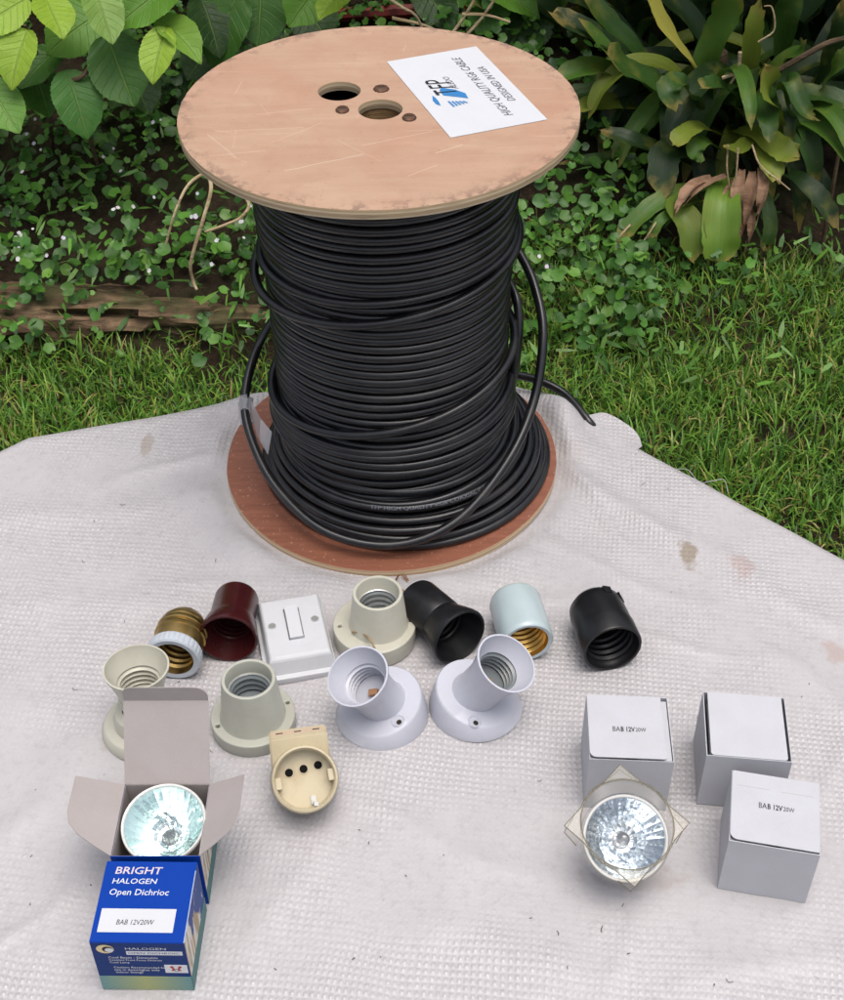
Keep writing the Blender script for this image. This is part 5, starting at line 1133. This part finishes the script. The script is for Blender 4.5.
# grass blades
def blades(n, xr, yr, keep, lmin, lmax, wmin, wmax, cols, wts):
    x = nr.uniform(*xr, n); y = nr.uniform(*yr, n); k = keep(x, y) > nr.uniform(0, 1, n); x, y = x[k], y[k]; n = len(x)
    ln = nr.uniform(lmin, lmax, n) * (0.75 + .5 * clump(x, y, 13, 4)); wd_ = nr.uniform(wmin, wmax, n); az = nr.uniform(0, 6.28, n); lean = np.abs(nr.normal(0.5, 0.35, n)); z = gz(x, y) - .004
    d = np.stack([np.cos(az), np.sin(az), 0 * az], 1); sd = np.stack([-np.sin(az), np.cos(az), 0 * az], 1); P0 = np.stack([x, y, z], 1); V = []
    for t_, wf in ((0, .8), (.38, 1), (.72, .75), (1, .08)):
        a = lean * t_ * 1.5; p = P0 + d * (ln * t_ * np.sin(a * .8))[:, None] + np.array([0, 0, 1]) * (ln * t_ * np.cos(a * .75))[:, None]
        V += [p - sd * (wd_ * wf / 2)[:, None], p + sd * (wd_ * wf / 2)[:, None]]
    V = np.stack(V, 1); k = V.shape[1]; q = np.array([(0, 1, 3, 2), (2, 3, 5, 4), (4, 5, 7, 6)]); Fq = (q[None] + (np.arange(n) * k)[:, None, None]).reshape(-1, 4)
    return V.reshape(-1, 3), Fq, np.repeat(pal(n, cols, wts), k, 0)
def quads(name, V, Fq, C, mat):
    me = bpy.data.meshes.new(name); me.vertices.add(len(V)); me.vertices.foreach_set('co', V.reshape(-1).astype(np.float32)); me.loops.add(Fq.size); me.loops.foreach_set('vertex_index', Fq.reshape(-1).astype(np.int32))
    me.polygons.add(len(Fq)); me.polygons.foreach_set('loop_start', (np.arange(len(Fq)) * 4).astype(np.int32)); me.update(calc_edges=True); me.polygons.foreach_set('use_smooth', np.ones(len(Fq), bool))
    a = me.attributes.new('col', 'FLOAT_COLOR', 'POINT'); a.data.foreach_set('color', np.concatenate([C, np.ones((len(C), 1))], 1).reshape(-1).astype(np.float32)); return obj(name, me, mat)
def klawn(x, y):
    lim = np.where(x < 0.15, 1.665 - 0.06 * clump(x, y, 15), 1.80 + 0.08 * clump(x, y, 9)); return np.clip((lim - y) / 0.10 + .3, 0, 1) * (0.45 + .55 * clump(x, y, 10, 1))
V, Fq, C = blades(140000, (-1.2, 1.3), (0.95, 1.98), klawn, .014, .044, .0016, .0034, [(0.12, 0.27, 0.032), (0.16, 0.32, 0.04), (0.25, 0.33, 0.05), (0.065, 0.175, 0.026), (0.40, 0.33, 0.12)], [4, 4, 1.8, 2.6, 0.8])
kout = lambda x, y: klawn(x, y) * np.where((x > -1.2) & (x < 1.3) & (y > 0.95), 0.0, 1.0)      # the lawn goes on beside and under the table
V2, F2, C2 = blades(70000, (-1.8, 1.9), (0.25, 1.98), kout, .018, .050, .0026, .0048, [(0.15, 0.28, 0.035), (0.20, 0.33, 0.045), (0.30, 0.34, 0.06), (0.08, 0.19, 0.03), (0.42, 0.35, 0.13)], [4, 4, 2.5, 2, 1.2])
Fq = np.concatenate([Fq, F2 + len(V)]); V = np.concatenate([V, V2]); C = np.concatenate([C, C2])
o = quads('grass', V, Fq, C, m_grass); tag(o, 'shaggy green lawn grass behind and beside the table', 'grass', kind='stuff')
# dark shrubbery filling the back, and an added shading canopy
n = 9000; x = nr.uniform(-2.3, 2.5, n); y = nr.uniform(2.35, 3.3, n); z = gz(x, y) + nr.uniform(0, 1, n) ** 1.2 * (0.25 + 1.5 * sstep(2.3, 2.9, y))
n2_ = 9000; x2 = nr.uniform(-1.9, 2.0, n2_); y2 = nr.uniform(1.95, 3.2, n2_); z2 = nr.uniform(0.62, 1.7, n2_); kk = ((x2 > 0.22) & (y2 > 2.02)) | (y2 > 2.3)  # unseen leaves overhead, added to block sky light from the plants
x = np.concatenate([x, x2[kk]]); y = np.concatenate([y, y2[kk]]); z = np.concatenate([z, z2[kk]]); n = len(x)
o = scatter('shrubbery_and_shade_canopy', bl, bf, orient(np.stack([x, y, z], 1), np.stack([nr.normal(0, .6, n), nr.normal(-.8, .5, n), np.ones(n)], 1), nr.uniform(0, 6.28, n), np.stack([nr.uniform(.03, .06, n), nr.uniform(.06, .13, n), np.full(n, .05)], 1)), pal(n, [(0.012, 0.035, 0.010), (0.02, 0.055, 0.014), (0.035, 0.08, 0.018)], [3, 2, 1]), m_cover)
tag(o, 'dark mass of shrub leaves at the back, plus unseen canopy added for shade', 'shrubbery', kind='stuff')

# ------------------------------------------------------------------ timber edging, stems, pipe, twigs
def timber(label, a, b, wdt, hgt, seed):
    R = random.Random(seed); a, b = Vector(a), Vector(b); d = b - a; L_ = d.length; y = d.normalized(); n = 60; mres = 16; v = []; f = []
    for i in range(n + 1):
        t_ = i / n
        for k in range(mres):
            q = 2 * pi * k / mres; sx = wdt / 2 * (abs(cos(q)) ** .5) * (1 if cos(q) > 0 else -1); sz = hgt / 2 * (abs(sin(q)) ** .5) * (1 if sin(q) > 0 else -1)
            j = 1 + 0.14 * sin(13 * t_ + k * 1.3) + 0.12 * sin(41 * t_ + 2.3 * k + seed) + R.uniform(-.09, .09) - (0.35 if (k * 7 + int(t_ * 9 + seed)) % 11 == 0 else 0)
            endt = min(1, 6 * min(t_, 1 - t_) + .75)
            v.append((sx * j * endt, t_ * L_, sz * j * endt + .006 * sin(9 * t_ + seed)))
    for i in range(n):
        for k in range(mres): l = (k + 1) % mres; f.append((i * mres + k, i * mres + l, (i + 1) * mres + l, (i + 1) * mres + k))
    f += [tuple(range(mres)), tuple(n * mres + k for k in range(mres - 1, -1, -1))]
    o = MB().add(v, f).build('timber_edging', m_log2, None, True, 50); o.matrix_basis = Matrix.Translation(a) @ Matrix.Rotation(math.atan2(d.y, d.x) - pi / 2, 4, 'Z')
    return tag(o, label, 'timber', 'rotting timber edging of the bank')
def log2():
    t = NT('weathered_edging'); c = t.coord(); n = t.noise(t.mapping(c, (60, 4, 60)), 1.0, 6, 0.65, 0.6); n2 = t.noise(c, 14, 5)
    cc = t.mix(t.ramp(n, [(0.35, 0.0), (0.62, 1.0)]), (0.04, 0.025, 0.015), (0.23, 0.15, 0.09)); cc = t.mix(t.ramp(n2, [(0.46, 0.0), (0.62, 0.8)]), cc, (0.045, 0.05, 0.018))
    return t.set(col=cc, rough=0.85, spec=0.2, nrm=t.bump(n, 1.0, 0.012))
m_log2 = log2()
timber('long weathered timber edging the bank behind the table, half covered in leaves', (-1.25, 1.675, 0.028), (-0.17, 1.690, 0.020), 0.10, 0.050, 2)
timber('short rotten timber piece lying in front of the long one at far left', (-1.30, 1.555, 0.025), (-0.60, 1.575, 0.012), 0.07, 0.045, 5)
def stem_thing(name, label, pts, r, mat, cat='stem', group=None, taper=0.7):
    mb = MB(); mb.tube(catmull([at(*p) for p in pts], 7), r, 7, taper=taper); return tag(mb.build(name, mat), label, cat, group)
G1 = 'dry stems under the reel top'
stem_thing('dry_stem', 'pale dry stem left of the reel, curving furthest left', [(214, 168, 1.72), (190, 183, 1.70), (176, 210, 1.68), (166, 244, 1.67)], .0024, m_stem, group=G1)
stem_thing('dry_stem', 'longest pale dry stem hanging left of the reel with a kink', [(208, 172, 1.72), (211, 190, 1.70), (203, 220, 1.68), (191, 262, 1.66), (193, 280, 1.66), (197, 290, 1.65)], .0030, m_stem, group=G1)
stem_thing('dry_stem', 'pale dry stem hooking from the reel rim towards the long kinked one', [(240, 190, 1.72), (249, 205, 1.70), (240, 218, 1.69), (222, 226, 1.68), (205, 232, 1.68)], .0026, m_stem, group=G1)
G2 = 'dry stems above the reel'
for lab_, pts in (('curved dry stem arching above the middle of the reel top', [(370, -14, 2.1), (400, 6, 2.1), (416, 16, 2.1), (424, 34, 2.1)]), ('straight dry stem slanting right, above the paper label', [(452, 34, 2.1), (466, 14, 2.1), (482, -14, 2.1)]), ('second straight dry stem slanting right, nearer the strap leaves', [(462, 40, 2.1), (480, 20, 2.1), (500, -8, 2.1)]), ('short dry stem lying level behind the reel top', [(392, 18, 2.12), (420, 24, 2.12), (440, 32, 2.12)]), ('thin dry twig pointing right above the paper label', [(462, 14, 2.1), (486, 15, 2.1), (510, 22, 2.1)])):
    stem_thing('dry_stem', lab_, pts, .0028, m_stem, group=G2)
stem_thing('red_pipe', 'dark red pipe lying behind the reel top among the leaves', [(300, 16, 2.22), (360, 13, 2.22), (420, 10, 2.22), (480, 6, 2.22)], .011, m_redpipe, 'pipe', taper=1.0)
stem_thing('fallen_twig', 'brown twig lying in the grass under the strap leaves', [(765, 268, 1.84), (785, 285, 1.80), (815, 304, 1.76)], .0045, m_twig, 'twig')
stem_thing('fallen_twig', 'long pale straw lying level in the grass right of the reel', [(715, 311, 1.74), (760, 309, 1.74), (808, 309, 1.74)], .0030, m_stem, 'twig')
stem_thing('fallen_twig', 'bent green straw lying in the grass just right of the reel', [(575, 345, 1.66), (605, 312, 1.71), (640, 303, 1.73), (678, 304, 1.74)], .0028, plastic('green_stalk', (0.20, 0.24, 0.07), 0.5), 'twig')
stem_thing('bare_sapling', 'thin upright bare stem at the far right edge in the shade', [(812, 320, 1.84), (822, 250, 1.86), (834, 180, 1.88), (846, 110, 1.92)], .004, m_twig, 'stem')
stem_thing('bare_branch', 'grey bare branch crossing the strap leaves at the far right', [(770, 75, 1.93), (800, 58, 1.92), (830, 42, 1.92), (860, 36, 1.92)], .005, m_twig, 'branch')
stem_thing('straw_blade', 'pale dead grass blade leaning across the lawn below the twigs', [(732, 375, 1.56), (744, 390, 1.52), (760, 408, 1.49)], .0025, m_stem, 'straw')
